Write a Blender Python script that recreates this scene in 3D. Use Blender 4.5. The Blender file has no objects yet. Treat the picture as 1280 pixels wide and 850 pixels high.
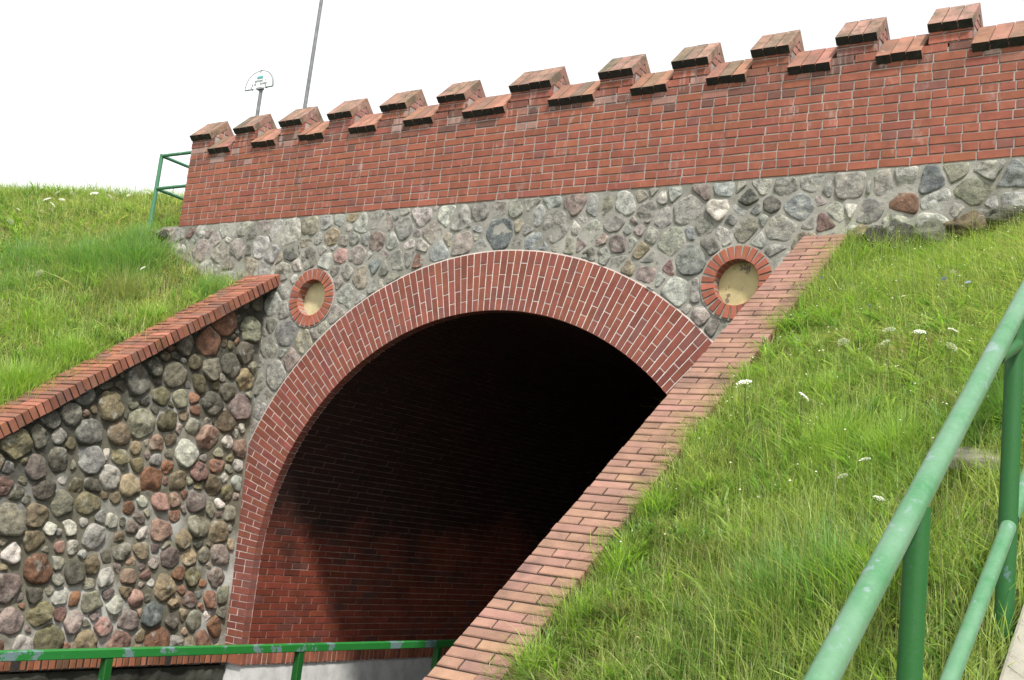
import bpy, math, random
import numpy as np
from mathutils import Vector, Matrix, noise
random.seed(7); rng = np.random.default_rng(11)
scene = bpy.context.scene
COL = scene.collection
R = math.radians

# ---------------------------------------------------------------- helpers
def thing(name, label, cat, loc=(0, 0, 0), group=None):
    o = bpy.data.objects.new(name, None); COL.objects.link(o)
    o.location = loc; o.empty_display_size = .2
    o['label'] = label; o['category'] = cat
    if group: o['group'] = group
    return o

def tag(o, label, cat, group=None):
    o['label'] = label; o['category'] = cat
    if group: o['group'] = group
    return o

class MB:
    """collects faces (with a colour and a material slot each) for ONE mesh"""
    def __init__(s): s.v = []; s.f = []; s.c = []; s.m = []; s.sm = []
    def add(s, vs, fs, col=(1, 1, 1), m=0, smooth=False):
        b = len(s.v); s.v.extend(vs)
        for f in fs:
            s.f.append([i + b for i in f]); s.c.append(col); s.m.append(m); s.sm.append(smooth)
    def box(s, lo, hi, col=(1, 1, 1), m=0):
        x0, y0, z0 = lo; x1, y1, z1 = hi
        s.add([(x0,y0,z0),(x1,y0,z0),(x1,y1,z0),(x0,y1,z0),(x0,y0,z1),(x1,y0,z1),(x1,y1,z1),(x0,y1,z1)],
              [(0,3,2,1),(4,5,6,7),(0,1,5,4),(1,2,6,5),(2,3,7,6),(3,0,4,7)], col, m)
    def brick(s, c, u, v, n, w, h, d, col, m=0, ch=.004, w2=None, jit=1.0):
        """front-face centre c, in-plane unit axes u,v, outward n; w2 = width at the -v end"""
        u = np.array(u, float); v = np.array(v, float); n = np.array(n, float); c = np.array(c, float)
        if jit:
            a = random.gauss(0, .006) * jit
            u, v = u + a * v, v - a * u
            c = c + n * random.gauss(0, .0013) * jit + u * random.gauss(0, .0012) * jit
        wb = w if w2 is None else w2
        vs = []
        for dep, ins in ((-d, 0), (-ch, 0), (0, ch)):
            for su, sv in ((-1, -1), (1, -1), (1, 1), (-1, 1)):
                ww = (wb if sv < 0 else w) / 2 - ins + random.gauss(0, .0007) * jit
                p = c + u * su * ww + v * sv * (h / 2 - ins + random.gauss(0, .0007) * jit) + n * dep
                vs.append(tuple(p))
        fs = [(8, 9, 10, 11)]
        for k in range(4):
            k2 = (k + 1) % 4
            fs += [(k, k2, 4 + k2, 4 + k), (4 + k, 4 + k2, 8 + k2, 8 + k)]
        s.add(vs, fs, col, m)
    def tube(s, pts, r, seg=14, col=(1, 1, 1), m=0, caps=True):
        pts = [Vector(p) for p in pts]; vs = []; fs = []
        t = (pts[1] - pts[0]).normalized()
        a = t.orthogonal().normalized(); b = t.cross(a)
        rr = r if isinstance(r, (list, tuple)) else [r] * len(pts)
        for i, p in enumerate(pts):
            for k in range(seg):
                an = 2 * math.pi * k / seg
                vs.append(tuple(p + (a * math.cos(an) + b * math.sin(an)) * rr[i]))
        for i in range(len(pts) - 1):
            for k in range(seg):
                k2 = (k + 1) % seg
                fs.append((i*seg+k, i*seg+k2, (i+1)*seg+k2, (i+1)*seg+k))
        s.add(vs, fs, col, m, True)
        if caps:
            s.add([vs[k] for k in range(seg)], [tuple(range(seg))[::-1]], col, m)
            s.add([vs[(len(pts)-1)*seg+k] for k in range(seg)], [tuple(range(seg))], col, m)
    def build(s, name, mats, parent=None, origin=None):
        me = bpy.data.meshes.new(name)
        me.from_pydata([tuple(map(float, p)) for p in s.v], [], s.f)
        if not isinstance(mats, (list, tuple)): mats = [mats]
        for m in mats: me.materials.append(m)
        me.polygons.foreach_set('material_index', s.m)
        me.polygons.foreach_set('use_smooth', s.sm)
        at = me.attributes.new('col', 'FLOAT_COLOR', 'FACE')
        at.data.foreach_set('color', np.array([(c[0], c[1], c[2], 1.0) for c in s.c], np.float32).ravel())
        me.update()
        o = bpy.data.objects.new(name, me); COL.objects.link(o)
        if origin is not None:
            me.transform(Matrix.Translation(-Vector(origin))); o.location = origin
        if parent:
            o.parent = parent; q = parent; off = Vector((0, 0, 0))
            while q: off += q.location; q = q.parent
            o.location = Vector(o.location) - off
        return o

# ---------------------------------------------------------------- materials
def mat(name):
    m = bpy.data.materials.new(name); m.use_nodes = True
    nt = m.node_tree; b = nt.nodes['Principled BSDF']
    return m, nt, b
def N(nt, t, **kw):
    n = nt.nodes.new(t)
    for k, v in kw.items():
        if k in n.inputs: n.inputs[k].default_value = v
        else: setattr(n, k, v)
    return n
def geo(nt): return N(nt, 'ShaderNodeNewGeometry').outputs['Position']
def noise_tex(nt, scale, detail=4, rough=.55, vec=None, stretch=None):
    n = N(nt, 'ShaderNodeTexNoise'); n.inputs['Scale'].default_value = scale
    n.inputs['Detail'].default_value = detail; n.inputs['Roughness'].default_value = rough
    v = vec or geo(nt)
    if stretch:
        mp = N(nt, 'ShaderNodeMapping'); mp.inputs['Scale'].default_value = stretch
        nt.links.new(v, mp.inputs['Vector']); v = mp.outputs['Vector']
    nt.links.new(v, n.inputs['Vector'])
    return n.outputs['Fac']
def ramp(nt, fac, stops):
    r = N(nt, 'ShaderNodeValToRGB'); e = r.color_ramp.elements
    while len(e) < len(stops): e.new(.5)
    for i, (p, c) in enumerate(stops):
        e[i].position = p; e[i].color = (*c, 1) if len(c) == 3 else c
    nt.links.new(fac, r.inputs['Fac']); return r.outputs['Color']
def mix(nt, fac, a, b, mode='MIX'):
    m = N(nt, 'ShaderNodeMix', data_type='RGBA', blend_type=mode)
    for s, v in ((0, fac), (6, a), (7, b)):
        if isinstance(v, (int, float)): m.inputs[s].default_value = v
        elif isinstance(v, tuple): m.inputs[s].default_value = (*v, 1)
        else: nt.links.new(v, m.inputs[s])
    return m.outputs[2]
def bump(nt, b, h, strength=.4, dist=.01, prev=None):
    n = N(nt, 'ShaderNodeBump'); n.inputs['Strength'].default_value = strength; n.inputs['Distance'].default_value = dist
    nt.links.new(h, n.inputs['Height'])
    if prev: nt.links.new(prev, n.inputs['Normal'])
    nt.links.new(n.outputs['Normal'], b.inputs['Normal']); return n.outputs['Normal']
def attr(nt, name='col'):
    return N(nt, 'ShaderNodeAttribute', attribute_name=name).outputs['Color']
def math_n(nt, op, a, b):
    n = N(nt, 'ShaderNodeMath', operation=op)
    for i, v in enumerate((a, b)):
        if isinstance(v, (int, float)): n.inputs[i].default_value = v
        else: nt.links.new(v, n.inputs[i])
    return n.outputs[0]

def brick_mat(name, dirt=(.035, .03, .026), dirt_amt=.35, white=0.0, rough=.82, moss=0.0, painted_shade=0.0, speck=.2, runs=False):
    m, nt, b = mat(name)
    c = attr(nt)
    f = noise_tex(nt, 9, 5)
    c = mix(nt, ramp(nt, f, [(.3, (0, 0, 0)), (.75, (1, 1, 1))]), mix(nt, .30, c, (0, 0, 0)), c)
    f2 = noise_tex(nt, 160, 3, .7)
    c = mix(nt, ramp(nt, f2, [(.35, (speck,)*3), (.5, (0,)*3)]), c, dirt)
    f3 = noise_tex(nt, 2.3, 6, .6)
    d = ramp(nt, f3, [(.52, (0,)*3), (.72, (dirt_amt,)*3)])
    c = mix(nt, d, c, dirt)
    if white:
        w = noise_tex(nt, 5, 6, .7, stretch=(1.6, 1.6, .55))
        c = mix(nt, ramp(nt, w, [(.57, (0,)*3), (.70, (white,)*3)]), c, (.55, .5, .47))
    if moss:
        w = noise_tex(nt, 7, 6, .7)
        c = mix(nt, ramp(nt, w, [(.46, (0,)*3), (.60, (moss,)*3)]), c, (.07, .066, .042))
        w = noise_tex(nt, 21, 4, .7)
        c = mix(nt, ramp(nt, w, [(.62, (0,)*3), (.68, (moss*.8,)*3)]), c, (.30, .29, .23))
    if runs:      # rain runs and grime hanging from the copings, each of its own length
        z = N(nt, 'ShaderNodeSeparateXYZ'); nt.links.new(geo(nt), z.inputs[0])
        hgt = math_n(nt, 'MINIMUM', math_n(nt, 'MULTIPLY', math_n(nt, 'SUBTRACT', z.outputs['Z'], 3.9), .9), .30)
        for sc, thr, cc, am in ((4.5, .80, (.05, .042, .038), .6), (7.5, .84, (.50, .43, .39), .5)):
            k = math_n(nt, 'ADD', hgt, noise_tex(nt, sc, 5, .6, stretch=(1.5, 1, .28)))
            c = mix(nt, ramp(nt, k, [(thr, (0,)*3), (thr+.16, (am,)*3)]), c, cc)
    if painted_shade:      # tunnel shade painted into the colour, ragged, blacker towards the crown
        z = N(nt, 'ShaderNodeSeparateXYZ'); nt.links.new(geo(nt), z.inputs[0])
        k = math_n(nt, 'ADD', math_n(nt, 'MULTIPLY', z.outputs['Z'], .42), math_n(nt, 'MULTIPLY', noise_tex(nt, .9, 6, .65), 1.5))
        c = mix(nt, ramp(nt, k, [(.46, (0,)*3), (.80, (painted_shade,)*3)]), c, (.010, .009, .008))
    nt.links.new(c, b.inputs['Base Color']); b.inputs['Roughness'].default_value = rough
    b.inputs['Specular IOR Level'].default_value = .2 if painted_shade else .3
    h = noise_tex(nt, 45, 6, .65)
    n1 = bump(nt, b, h, .35, .006)
    bump(nt, b, noise_tex(nt, 260, 3, .6), .25, .002, n1)
    return m

def mortar_mat(name, col, dark=.5, scale=3.0, stain=None, stain_amt=.6, algae=False):
    m, nt, b = mat(name)
    f = noise_tex(nt, scale, 8, .65)
    c = ramp(nt, f, [(.3, tuple(x*dark for x in col)), (.62, col), (.8, tuple(min(1, x*1.25) for x in col))])
    f2 = noise_tex(nt, 90, 4, .7)
    c = mix(nt, ramp(nt, f2, [(.35, (.4,)*3), (.55, (0,)*3)]), c, tuple(x*.45 for x in col))
    if stain:
        s = noise_tex(nt, 1.4, 6, .6)
        c = mix(nt, ramp(nt, s, [(.48, (0,)*3), (.66, (stain_amt,)*3)]), c, stain)
    if algae:       # black algae, its amount kept per face
        c = mix(nt, attr(nt), c, ramp(nt, noise_tex(nt, 16, 5, .7), [(.35, (.022, .022, .018)), (.65, (.06, .058, .045)), (.8, (.12, .12, .10))]))
    nt.links.new(c, b.inputs['Base Color']); b.inputs['Roughness'].default_value = .95
    b.inputs['Specular IOR Level'].default_value = .15
    n1 = bump(nt, b, noise_tex(nt, 35, 6, .7), .6, .012)
    bump(nt, b, noise_tex(nt, 190, 3, .6), .5, .003, n1)
    return m

def stone_mat(name):
    m, nt, b = mat(name)
    c = attr(nt)
    f = noise_tex(nt, 14, 7, .65)
    c = mix(nt, 1.0, c, ramp(nt, f, [(.28, (.34,)*3), (.5, (.95,)*3), (.72, (1.6, 1.55, 1.45))]), 'MULTIPLY')
    v = N(nt, 'ShaderNodeTexVoronoi'); v.inputs['Scale'].default_value = 120; nt.links.new(geo(nt), v.inputs['Vector'])
    spk = noise_tex(nt, 130, 3, .8)
    c = mix(nt, ramp(nt, spk, [(.36, (.65,)*3), (.46, (0,)*3)]), c, (.03, .03, .03))
    c = mix(nt, ramp(nt, spk, [(.58, (0,)*3), (.68, (.5,)*3)]), c, (.5, .48, .44))
    li = noise_tex(nt, 6, 7, .7)
    c = mix(nt, ramp(nt, li, [(.56, (0,)*3), (.66, (.55,)*3)]), c, (.42, .42, .37))
    nt.links.new(c, b.inputs['Base Color']); b.inputs['Roughness'].default_value = .85
    b.inputs['Specular IOR Level'].default_value = .25
    n1 = bump(nt, b, noise_tex(nt, 22, 8, .75), 1.0, .028)
    bump(nt, b, noise_tex(nt, 120, 4, .7), .6, .005, n1)
    return m

def plaster_mat(name, col, patch=None, patch_thr=.6):
    m, nt, b = mat(name)
    f = noise_tex(nt, 6, 7, .6)
    c = ramp(nt, f, [(.3, tuple(x*.72 for x in col)), (.6, col)])
    if patch:
        p = noise_tex(nt, 9, 6, .65)
        c = mix(nt, ramp(nt, p, [(patch_thr, (0,)*3), (patch_thr+.02, (.85,)*3)]), c, patch)
    nt.links.new(c, b.inputs['Base Color']); b.inputs['Roughness'].default_value = .9
    bump(nt, b, noise_tex(nt, 40, 6, .7), .4, .008)
    return m

def paint_mat(name, col, chip, amt, thr=.56, fade=None, rough=.35, scale=9):
    m, nt, b = mat(name)
    c = col
    if fade:
        f = noise_tex(nt, 5, 7, .65)
        c = ramp(nt, f, [(.35, col), (.62, fade)])
        f = noise_tex(nt, 70, 4, .75)
        c = mix(nt, ramp(nt, f, [(.5, (0,)*3), (.75, (.5,)*3)]), c, tuple(min(1, x*1.35) for x in fade))
    p = noise_tex(nt, scale, 7, .7)
    c = mix(nt, ramp(nt, p, [(thr, (0,)*3), (thr+.025, (amt,)*3)]), c, chip)
    sp = noise_tex(nt, 95, 4, .8)
    c = mix(nt, ramp(nt, sp, [(.61, (0,)*3), (.66, (.6,)*3)]), c, tuple(x*.55 for x in chip))
    ru = noise_tex(nt, 38, 6, .75)
    c = mix(nt, ramp(nt, ru, [(.66, (0,)*3), (.70, (.8,)*3)]), c, (.10, .055, .03))
    nt.links.new(c, b.inputs['Base Color'])
    rr = ramp(nt, noise_tex(nt, 30, 5, .7), [(.3, (rough,)*3), (.7, (min(1, rough+.3),)*3)])
    nt.links.new(rr, b.inputs['Roughness'])
    n1 = bump(nt, b, noise_tex(nt, 60, 6, .7), .25, .003)
    return m

M = {}
M['brick'] = brick_mat('red_brick', white=.26, dirt_amt=.14, speck=.12, runs=True)
M['ring_brick'] = brick_mat('ring_brick', dirt_amt=.2)
M['vault_brick'] = brick_mat('vault_brick', dirt_amt=.35, painted_shade=.85)
M['coping_brick'] = brick_mat('coping_brick', dirt=(.03, .026, .025), dirt_amt=.62)
M['old_coping'] = brick_mat('old_coping', dirt=(.022, .02, .018), dirt_amt=.75)
M['cap_brick'] = brick_mat('cap_brick', dirt_amt=.3, moss=.72, white=.3)
M['cap_low'] = brick_mat('cap_low', dirt_amt=.3, moss=.38)
M['cheek'] = brick_mat('cheek_brick', white=.9, dirt_amt=.1)
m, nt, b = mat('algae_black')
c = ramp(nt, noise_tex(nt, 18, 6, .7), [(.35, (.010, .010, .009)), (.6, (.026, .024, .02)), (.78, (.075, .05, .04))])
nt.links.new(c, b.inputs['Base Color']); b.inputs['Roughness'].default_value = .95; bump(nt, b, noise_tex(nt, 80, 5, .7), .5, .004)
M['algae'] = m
M['mortar_parapet'] = mortar_mat('mortar_parapet', (.40, .34, .31))
M['mortar_pink'] = mortar_mat('mortar_pale', (.66, .58, .53), .8)
M['mortar_vault'] = brick_mat('mortar_vault', dirt_amt=.3, painted_shade=.5)
M['mortar_dark'] = mortar_mat('mortar_dark', (.045, .038, .034))
M['mortar_face'] = mortar_mat('mortar_grey', (.33, .32, .28), .55, 3.5, (.11, .11, .08), .55)
M['mortar_wing'] = mortar_mat('mortar_wing', (.185, .172, .128), .5, 2.0, (.44, .44, .41), .85, algae=True)
M['mortar_algae'] = mortar_mat('mortar_algae', (.05, .05, .04), .5, 3.0, (.11, .11, .085), .6)
M['stone'] = stone_mat('fieldstone')
M['cream'] = plaster_mat('cream_plaster', (.52, .46, .27))
M['cream_worn'] = plaster_mat('cream_plaster_worn', (.50, .43, .22), (.12, .10, .09), .60)
M['white_plinth'] = plaster_mat('white_plinth', (.62, .62, .60))
M['concrete'] = plaster_mat('concrete', (.31, .29, .24), (.17, .165, .14), .60)
M['slab'] = plaster_mat('slab_concrete', (.26, .24, .19), (.15, .14, .10), .55)
M['asphalt'] = mortar_mat('asphalt', (.055, .055, .055), .7, 1.0)
M['paving'] = mortar_mat('paving', (.085, .082, .078), .7, 1.0)
M['soil'] = mortar_mat('soil', (.075, .07, .03), .4, 4.0, (.05, .075, .018), .8)
M['meadow'] = mortar_mat('meadow', (.085, .12, .03), .5, 1.2, (.12, .13, .05), .7)
M['green'] = paint_mat('green_paint', (.006, .085, .010), (.09, .15, .17), .7, .64, rough=.4)
M['green_worn'] = paint_mat('green_paint_worn', (.015, .165, .026), (.15, .21, .23), .85, .555, rough=.4, scale=5)
M['mint'] = paint_mat('faded_green_paint', (.028, .150, .046), (.18, .24, .25), .6, .60, fade=(.085, .195, .105), rough=.28, scale=8)
M['mint'].node_tree.nodes['Principled BSDF'].inputs['Coat Weight'].default_value = .35
M['mint'].node_tree.nodes['Principled BSDF'].inputs['Coat Roughness'].default_value = .3
M['green_thin'] = paint_mat('thin_green_paint', (.05, .17, .09), (.2, .26, .26), .6, .6, rough=.5)
m, nt, b = mat('galvanised'); b.inputs['Base Color'].default_value = (.2, .2, .2, 1); b.inputs['Metallic'].default_value = 0; b.inputs['Roughness'].default_value = .5
nt.links.new(ramp(nt, noise_tex(nt, 9, 5), [(.3, (.10, .105, .11)), (.7, (.19, .195, .20))]), b.inputs['Base Color']); M['steel'] = m
for nm, c in (('sign_white', (.80, .82, .82)), ('sign_grey', (.22, .24, .26)), ('sign_teal', (.05, .32, .33))):
    m, nt, b = mat(nm); b.inputs['Base Color'].default_value = (*c, 1); b.inputs['Roughness'].default_value = .5
    nt.links.new(ramp(nt, noise_tex(nt, 12, 5), [(.3, tuple(x*.9 for x in c)), (.6, c)]), b.inputs['Base Color'])
    M[nm] = m
def leaf_mat(name, transl=.45):
    m, nt, b = mat(name)
    c = attr(nt)
    nt.links.new(c, b.inputs['Base Color']); b.inputs['Roughness'].default_value = .48
    b.inputs['Specular IOR Level'].default_value = .45
    t = N(nt, 'ShaderNodeBsdfTranslucent'); nt.links.new(mix(nt, 1.0, c, (1.25, 1.35, .7), 'MULTIPLY'), t.inputs['Color'])
    mx = N(nt, 'ShaderNodeMixShader'); mx.inputs[0].default_value = transl
    nt.links.new(b.outputs[0], mx.inputs[1]); nt.links.new(t.outputs[0], mx.inputs[2])
    nt.links.new(mx.outputs[0], nt.nodes['Material Output'].inputs['Surface'])
    return m
M['grass'] = leaf_mat('grass_blades')
M['petal'] = leaf_mat('petals', .25)

def bcol(base, var=.16, odd=.12, oddc=(.20, .085, .075)):
    k = math.exp(random.gauss(0, var)); h = random.gauss(0, .03)
    c = [base[0]*k, base[1]*k*(1+h), base[2]*k*(1-h)]
    if random.random() < odd:
        t = random.uniform(.3, .8); c = [a*(1-t)+b_*t for a, b_ in zip(c, oddc)]
    return tuple(c)
BR = (.285, .092, .057)       # parapet brick
RG = (.24, .075, .052)       # ring brick
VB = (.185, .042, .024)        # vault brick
CB = (.29, .162, .118)        # right coping
CL = (.275, .108, .066)        # left coping

# ---------------------------------------------------------------- dimensions (metres, X along the portal, Y into the tunnel)
CX, CZ, RI, RO = -6.465, -.70, 2.83, 3.44
ZS, ZLB = -1.61, -1.745            # vault springing, underside of the ledge
GZ = -2.44                        # passage floor
PX0, PX1 = -11.48, -1.22          # ends of the parapet
ZP = 3.28                         # foot of the parapet
ZC, ZM = 4.245, 4.46              # eaves of the low / high caps
def xwing(z): return -9.54 - .045*(z+1.56)
def zcr(Y): return 2.74 + .76*(Y-9)       # top of the right coping
def zcl(Y): return 2.62 + .7105*(Y-9)     # top of the left coping
def zr(X, Y):
    X = np.asarray(X, float); Y = np.asarray(Y, float)
    zc = 2.66 + .76*(Y-9); zs = -1.17 + .62*(Y-2.14)
    t = np.clip((X+2.96)/2.28, 0, 1)
    dip = .24*np.clip((X+3.0)/.35, 0, 1)*np.clip(1-abs(X+2.0)/1.9, 0, 1)*np.clip((Y-7.2)/1.7, 0, 1)
    return np.clip(zc + (zs-zc)*t**1.25 - dip, GZ, 3.3)
def zl(X, Y):
    X = np.asarray(X, float); Y = np.asarray(Y, float)
    z = 2.53 + .71*(Y-9) + .29*np.clip(-10.05-X, 0, 60)
    z = z - .16*np.clip(1-abs(X+10.7)/.8, 0, 1)*np.clip((Y-7.8)/1.2, 0, 1)
    zt = 4.12
    return np.clip(zt - np.log1p(np.exp(np.clip((zt-z)*7, -30, 30)))/7, GZ, zt)
SUN, SKY, EXPO = 3.6, .15, .75
WING = [(6.56, -0.84, 0.16, 'rust'), (6.89, 0.48, 0.145, 'lgrey'), (6.95, 0.23, 0.153, 'lgrey'), (7.24, 0.52, 0.141, 'tan'), (7.44, 0.03, 0.134, 'tan'), (6.6, 0.17, 0.141, 'dark'), (7.0, -0.18, 0.137, 'olive'), (6.69, -0.21, 0.119, 'ogrey'), (7.3, -0.34, 0.085, 'white'), (7.46, -0.64, 0.102, 'ogrey'), (7.9, -0.41, 0.121, 'pinktan'), (7.86, -0.11, 0.114, 'pink'), (8.41, -0.31, 0.143, 'ogrey'), (8.31, 0.25, 0.118, 'maroon'), (8.56, 0.33, 0.103, 'redbr'), (8.52, 0.13, 0.119, 'brown'), (6.61, -0.46, 0.074, 'white'), (6.83, -0.44, 0.075, 'white'), (6.26, -0.71, 0.093, 'white'), (6.48, -0.57, 0.109, 'olive'), (6.25, -1.02, 0.156, 'purple'), (6.36, -1.3, 0.128, 'pinkgrey'), (6.65, -1.25, 0.124, 'olive'), (7.02, -1.31, 0.112, 'pinkgrey'), (7.37, -1.36, 0.107, 'pink'), (7.18, -1.12, 0.114, 'ogrey'), (7.48, -1.15, 0.093, 'white'), (7.33, -0.89, 0.108, 'lgrey'), (6.95, -0.84, 0.128, 'dark'), (6.56, -1.06, 0.087, 'dark'), (6.85, -1.09, 0.089, 'lgrey'), (8.05, -0.99, 0.13, 'tan'), (7.95, -1.24, 0.136, 'blue'), (7.66, -1.3, 0.118, 'purple'), (7.72, -1.09, 0.095, 'pink'), (8.08, -0.67, 0.131, 'purple'), (7.71, -0.61, 0.103, 'tan'), (7.59, -0.87, 0.094, 'pinktan'), (7.8, -0.86, 0.064, 'maroon'), (8.41, -0.85, 0.108, 'olive'), (8.75, -0.85, 0.128, 'pinkgrey'), (8.4, -1.1, 0.091, 'maroon'), (8.7, -1.09, 0.101, 'redbr'), (8.51, -1.3, 0.116, 'ogrey'), (8.8, -1.37, 0.11, 'rust'), (8.05, -1.5, 0.161, 'rust'), (8.22, -1.3, 0.082, 'dark'), (6.79, -1.48, 0.161, 'olive'), (7.19, -1.51, 0.136, 'tan'), (7.02, -0.05, 0.107, 'dark'), (7.3, -0.11, 0.07, 'brown'), (7.61, -0.31, 0.087, 'purple'), (7.57, -0.37, 0.087, 'pinkgrey'), (8.08, -0.23, 0.074, 'redbr'), (8.81, -0.16, 0.086, 'ogrey'), (8.88, 0.17, 0.087, 'lgrey'), (8.86, 0.39, 0.079, 'white'), (8.68, 0.62, 0.087, 'white'), (7.74, 0.31, 0.089, 'lgrey'), (7.72, 0.47, 0.097, 'pinktan'), (8.05, 0.13, 0.115, 'brown'), (8.15, 0.72, 0.101, 'ogrey'), (6.1, -0.11, 0.093, 'maroon'), (6.22, -0.16, 0.079, 'ogrey'), (6.77, -0.63, 0.067, 'pink'), (7.41, -0.51, 0.062, 'tan')]
FAC = [(-6.52, 2.93, 0.176, 'blue'), (-6.98, 2.86, 0.146, 'pinkgrey'), (-6.09, 2.79, 0.139, 'bgrey'), (-5.72, 2.75, 0.112, 'ogrey'), (-5.64, 2.94, 0.072, 'white'), (-7.23, 3.19, 0.132, 'lgrey'), (-6.83, 3.18, 0.12, 'grey'), (-7.26, 2.79, 0.095, 'bgrey'), (-7.68, 2.87, 0.08, 'white'), (-7.54, 2.71, 0.079, 'redbr'), (-8.85, 3.01, 0.122, 'tan'), (-2.54, 2.96, 0.108, 'rust'), (-2.99, 3.15, 0.14, 'grey'), (-2.71, 3.13, 0.103, 'grey'), (-2.27, 2.96, 0.113, 'lgrey'), (-2.33, 3.14, 0.114, 'blue'), (-3.19, 2.83, 0.084, 'maroon'), (-2.82, 2.92, 0.11, 'grey'), (-2.02, 3.02, 0.125, 'ogrey'), (-1.89, 3.21, 0.099, 'grey'), (-1.69, 3.11, 0.116, 'bgrey'), (-1.7, 2.92, 0.109, 'lgrey'), (-4.16, 3.02, 0.119, 'white'), (-3.87, 2.83, 0.117, 'ogrey'), (-4.1, 2.8, 0.088, 'lgrey'), (-3.57, 2.82, 0.143, 'grey'), (-3.32, 3.21, 0.115, 'lgrey'), (-3.54, 3.17, 0.109, 'grey'), (-4.13, 3.24, 0.12, 'bgrey'), (-3.66, 3.02, 0.094, 'dark'), (-3.89, 3.11, 0.096, 'dark'), (-3.08, 2.93, 0.077, 'lgrey'), (-5.03, 2.5, 0.084, 'tan'), (-4.89, 2.69, 0.084, 'tan'), (-4.71, 2.97, 0.1, 'lgrey'), (-5.11, 3.11, 0.11, 'lgrey'), (-5.49, 3.13, 0.088, 'lgrey'), (-5.32, 3.12, 0.064, 'ogrey'), (-4.87, 2.28, 0.121, 'grey'), (-4.5, 2.27, 0.162, 'lgrey'), (-4.58, 2.49, 0.082, 'maroon'), (-5.15, 2.75, 0.109, 'purple'), (-4.93, 2.86, 0.077, 'pinkgrey'), (-4.31, 2.27, 0.117, 'grey'), (-4.82, 2.43, 0.113, 'pinkgrey'), (-5.46, 2.63, 0.095, 'dark'), (-5.19, 2.96, 0.11, 'grey'), (-6.35, 3.17, 0.109, 'grey'), (-7.94, 2.93, 0.108, 'lgrey'), (-8.2, 3.17, 0.092, 'lgrey'), (-8.48, 2.96, 0.101, 'grey'), (-8.57, 3.24, 0.093, 'tan'), (-9.0, 2.99, 0.076, 'grey'), (-9.73, 3.12, 0.117, 'lgrey'), (-10.29, 3.2, 0.12, 'grey'), (-10.47, 2.76, 0.11, 'pinkgrey'), (-11.03, 3.16, 0.083, 'lgrey'), (-9.74, 2.85, 0.116, 'lgrey'), (-10.15, 2.9, 0.089, 'dark'), (-10.49, 3.16, 0.071, 'lgrey'), (-11.24, 3.17, 0.073, 'maroon'), (-11.44, 3.18, 0.084, 'grey'), (-8.12, 2.67, 0.108, 'bgrey'), (-8.66, 2.78, 0.111, 'pink'), (-7.99, 2.6, 0.098, 'grey'), (-8.51, 2.6, 0.109, 'grey'), (-9.42, 2.86, 0.134, 'dark')]
RFL = [(-2.57, 6.12, 1.5), (-2.15, 5.94, 1.2), (-2.06, 6.46, 1.2), (-1.9, 6.54, 1.1), (-1.68, 6.27, 1.2), (-1.37, 5.93, 1.1), (-1.57, 5.05, 0.8), (-1.56, 5.13, 0.9), (-1.42, 4.79, 0.8), (-2.89, 7.18, 0.7), (-1.79, 6.35, 1.0), (-2.07, 7.45, 0.6), (-1.54, 6.38, 0.9), (-1.77, 7.57, 0.7)]
BFL = [(-1.6, 7.09, 1.0), (-2.21, 7.26, 1.0), (-1.71, 7.31, 1.0), (-2.84, 7.99, 1.0)]
LFL = [(-13.55, 8.52, 1.2), (-13.52, 8.54, 1.0), (-13.51, 7.93, 1.1), (-11.85, 7.45, 1.0), (-13.16, 8.93, 1.2), (-13.09, 9.06, 1), (-13.89, 8.98, 0.8), (-13.98, 8.84, 0.9), (-13.7, 8.79, 0.8), (-13.65, 8.58, 0.7), (-13.81, 8.55, 0.6), (-11.06, 8.25, 0.8), (-12.97, 9.57, 0.7), (-13.46, 9.4, 0.6), (-13.56, 9.06, 0.6), (-13.23, 9.44, 0.6), (-14.12, 8.41, 0.6)]
# ---------------------------------------------------------------- field stones
PAL = {'rust': (.20, .075, .035), 'lgrey': (.36, .355, .33), 'tan': (.25, .195, .12), 'dark': (.07, .068, .056), 'olive': (.145, .13, .065),
       'ogrey': (.20, .195, .145), 'white': (.52, .50, .44), 'pinktan': (.34, .22, .165), 'pink': (.30, .17, .145), 'maroon': (.14, .065, .06),
       'redbr': (.22, .095, .06), 'brown': (.16, .12, .07), 'purple': (.17, .125, .12), 'pinkgrey': (.27, .215, .195), 'blue': (.13, .155, .165),
       'bgrey': (.24, .265, .265), 'grey': (.27, .265, .235)}
def place(seeds, tries, sizes, inside, mind=.93):
    out = [s for s in seeds]
    P = [(s[0], s[1], s[2]) for s in out]
    for r0, n in zip(sizes, tries):
        for _ in range(n):
            u, v = inside.sample(); r = r0*random.uniform(.85, 1.15)
            if not inside.ok(u, v, r*.55): continue
            good = True
            for (a, b_, c_) in P:
                dd = (a-u)**2 + (b_-v)**2
                if dd < ((r+c_)*mind)**2: good = False; break
            if good: P.append((u, v, r)); out.append((u, v, r, None))
    return out
def clip(poly, nx, ny, d):
    out = []; k = len(poly)
    for i in range(k):
        p, q = poly[i], poly[(i+1) % k]
        a = p[0]*nx+p[1]*ny-d; b_ = q[0]*nx+q[1]*ny-d
        if a <= 0: out.append(p)
        if (a < 0 < b_) or (b_ < 0 < a):
            t = a/(a-b_); out.append((p[0]+(q[0]-p[0])*t, p[1]+(q[1]-p[1])*t))
    return out
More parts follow.
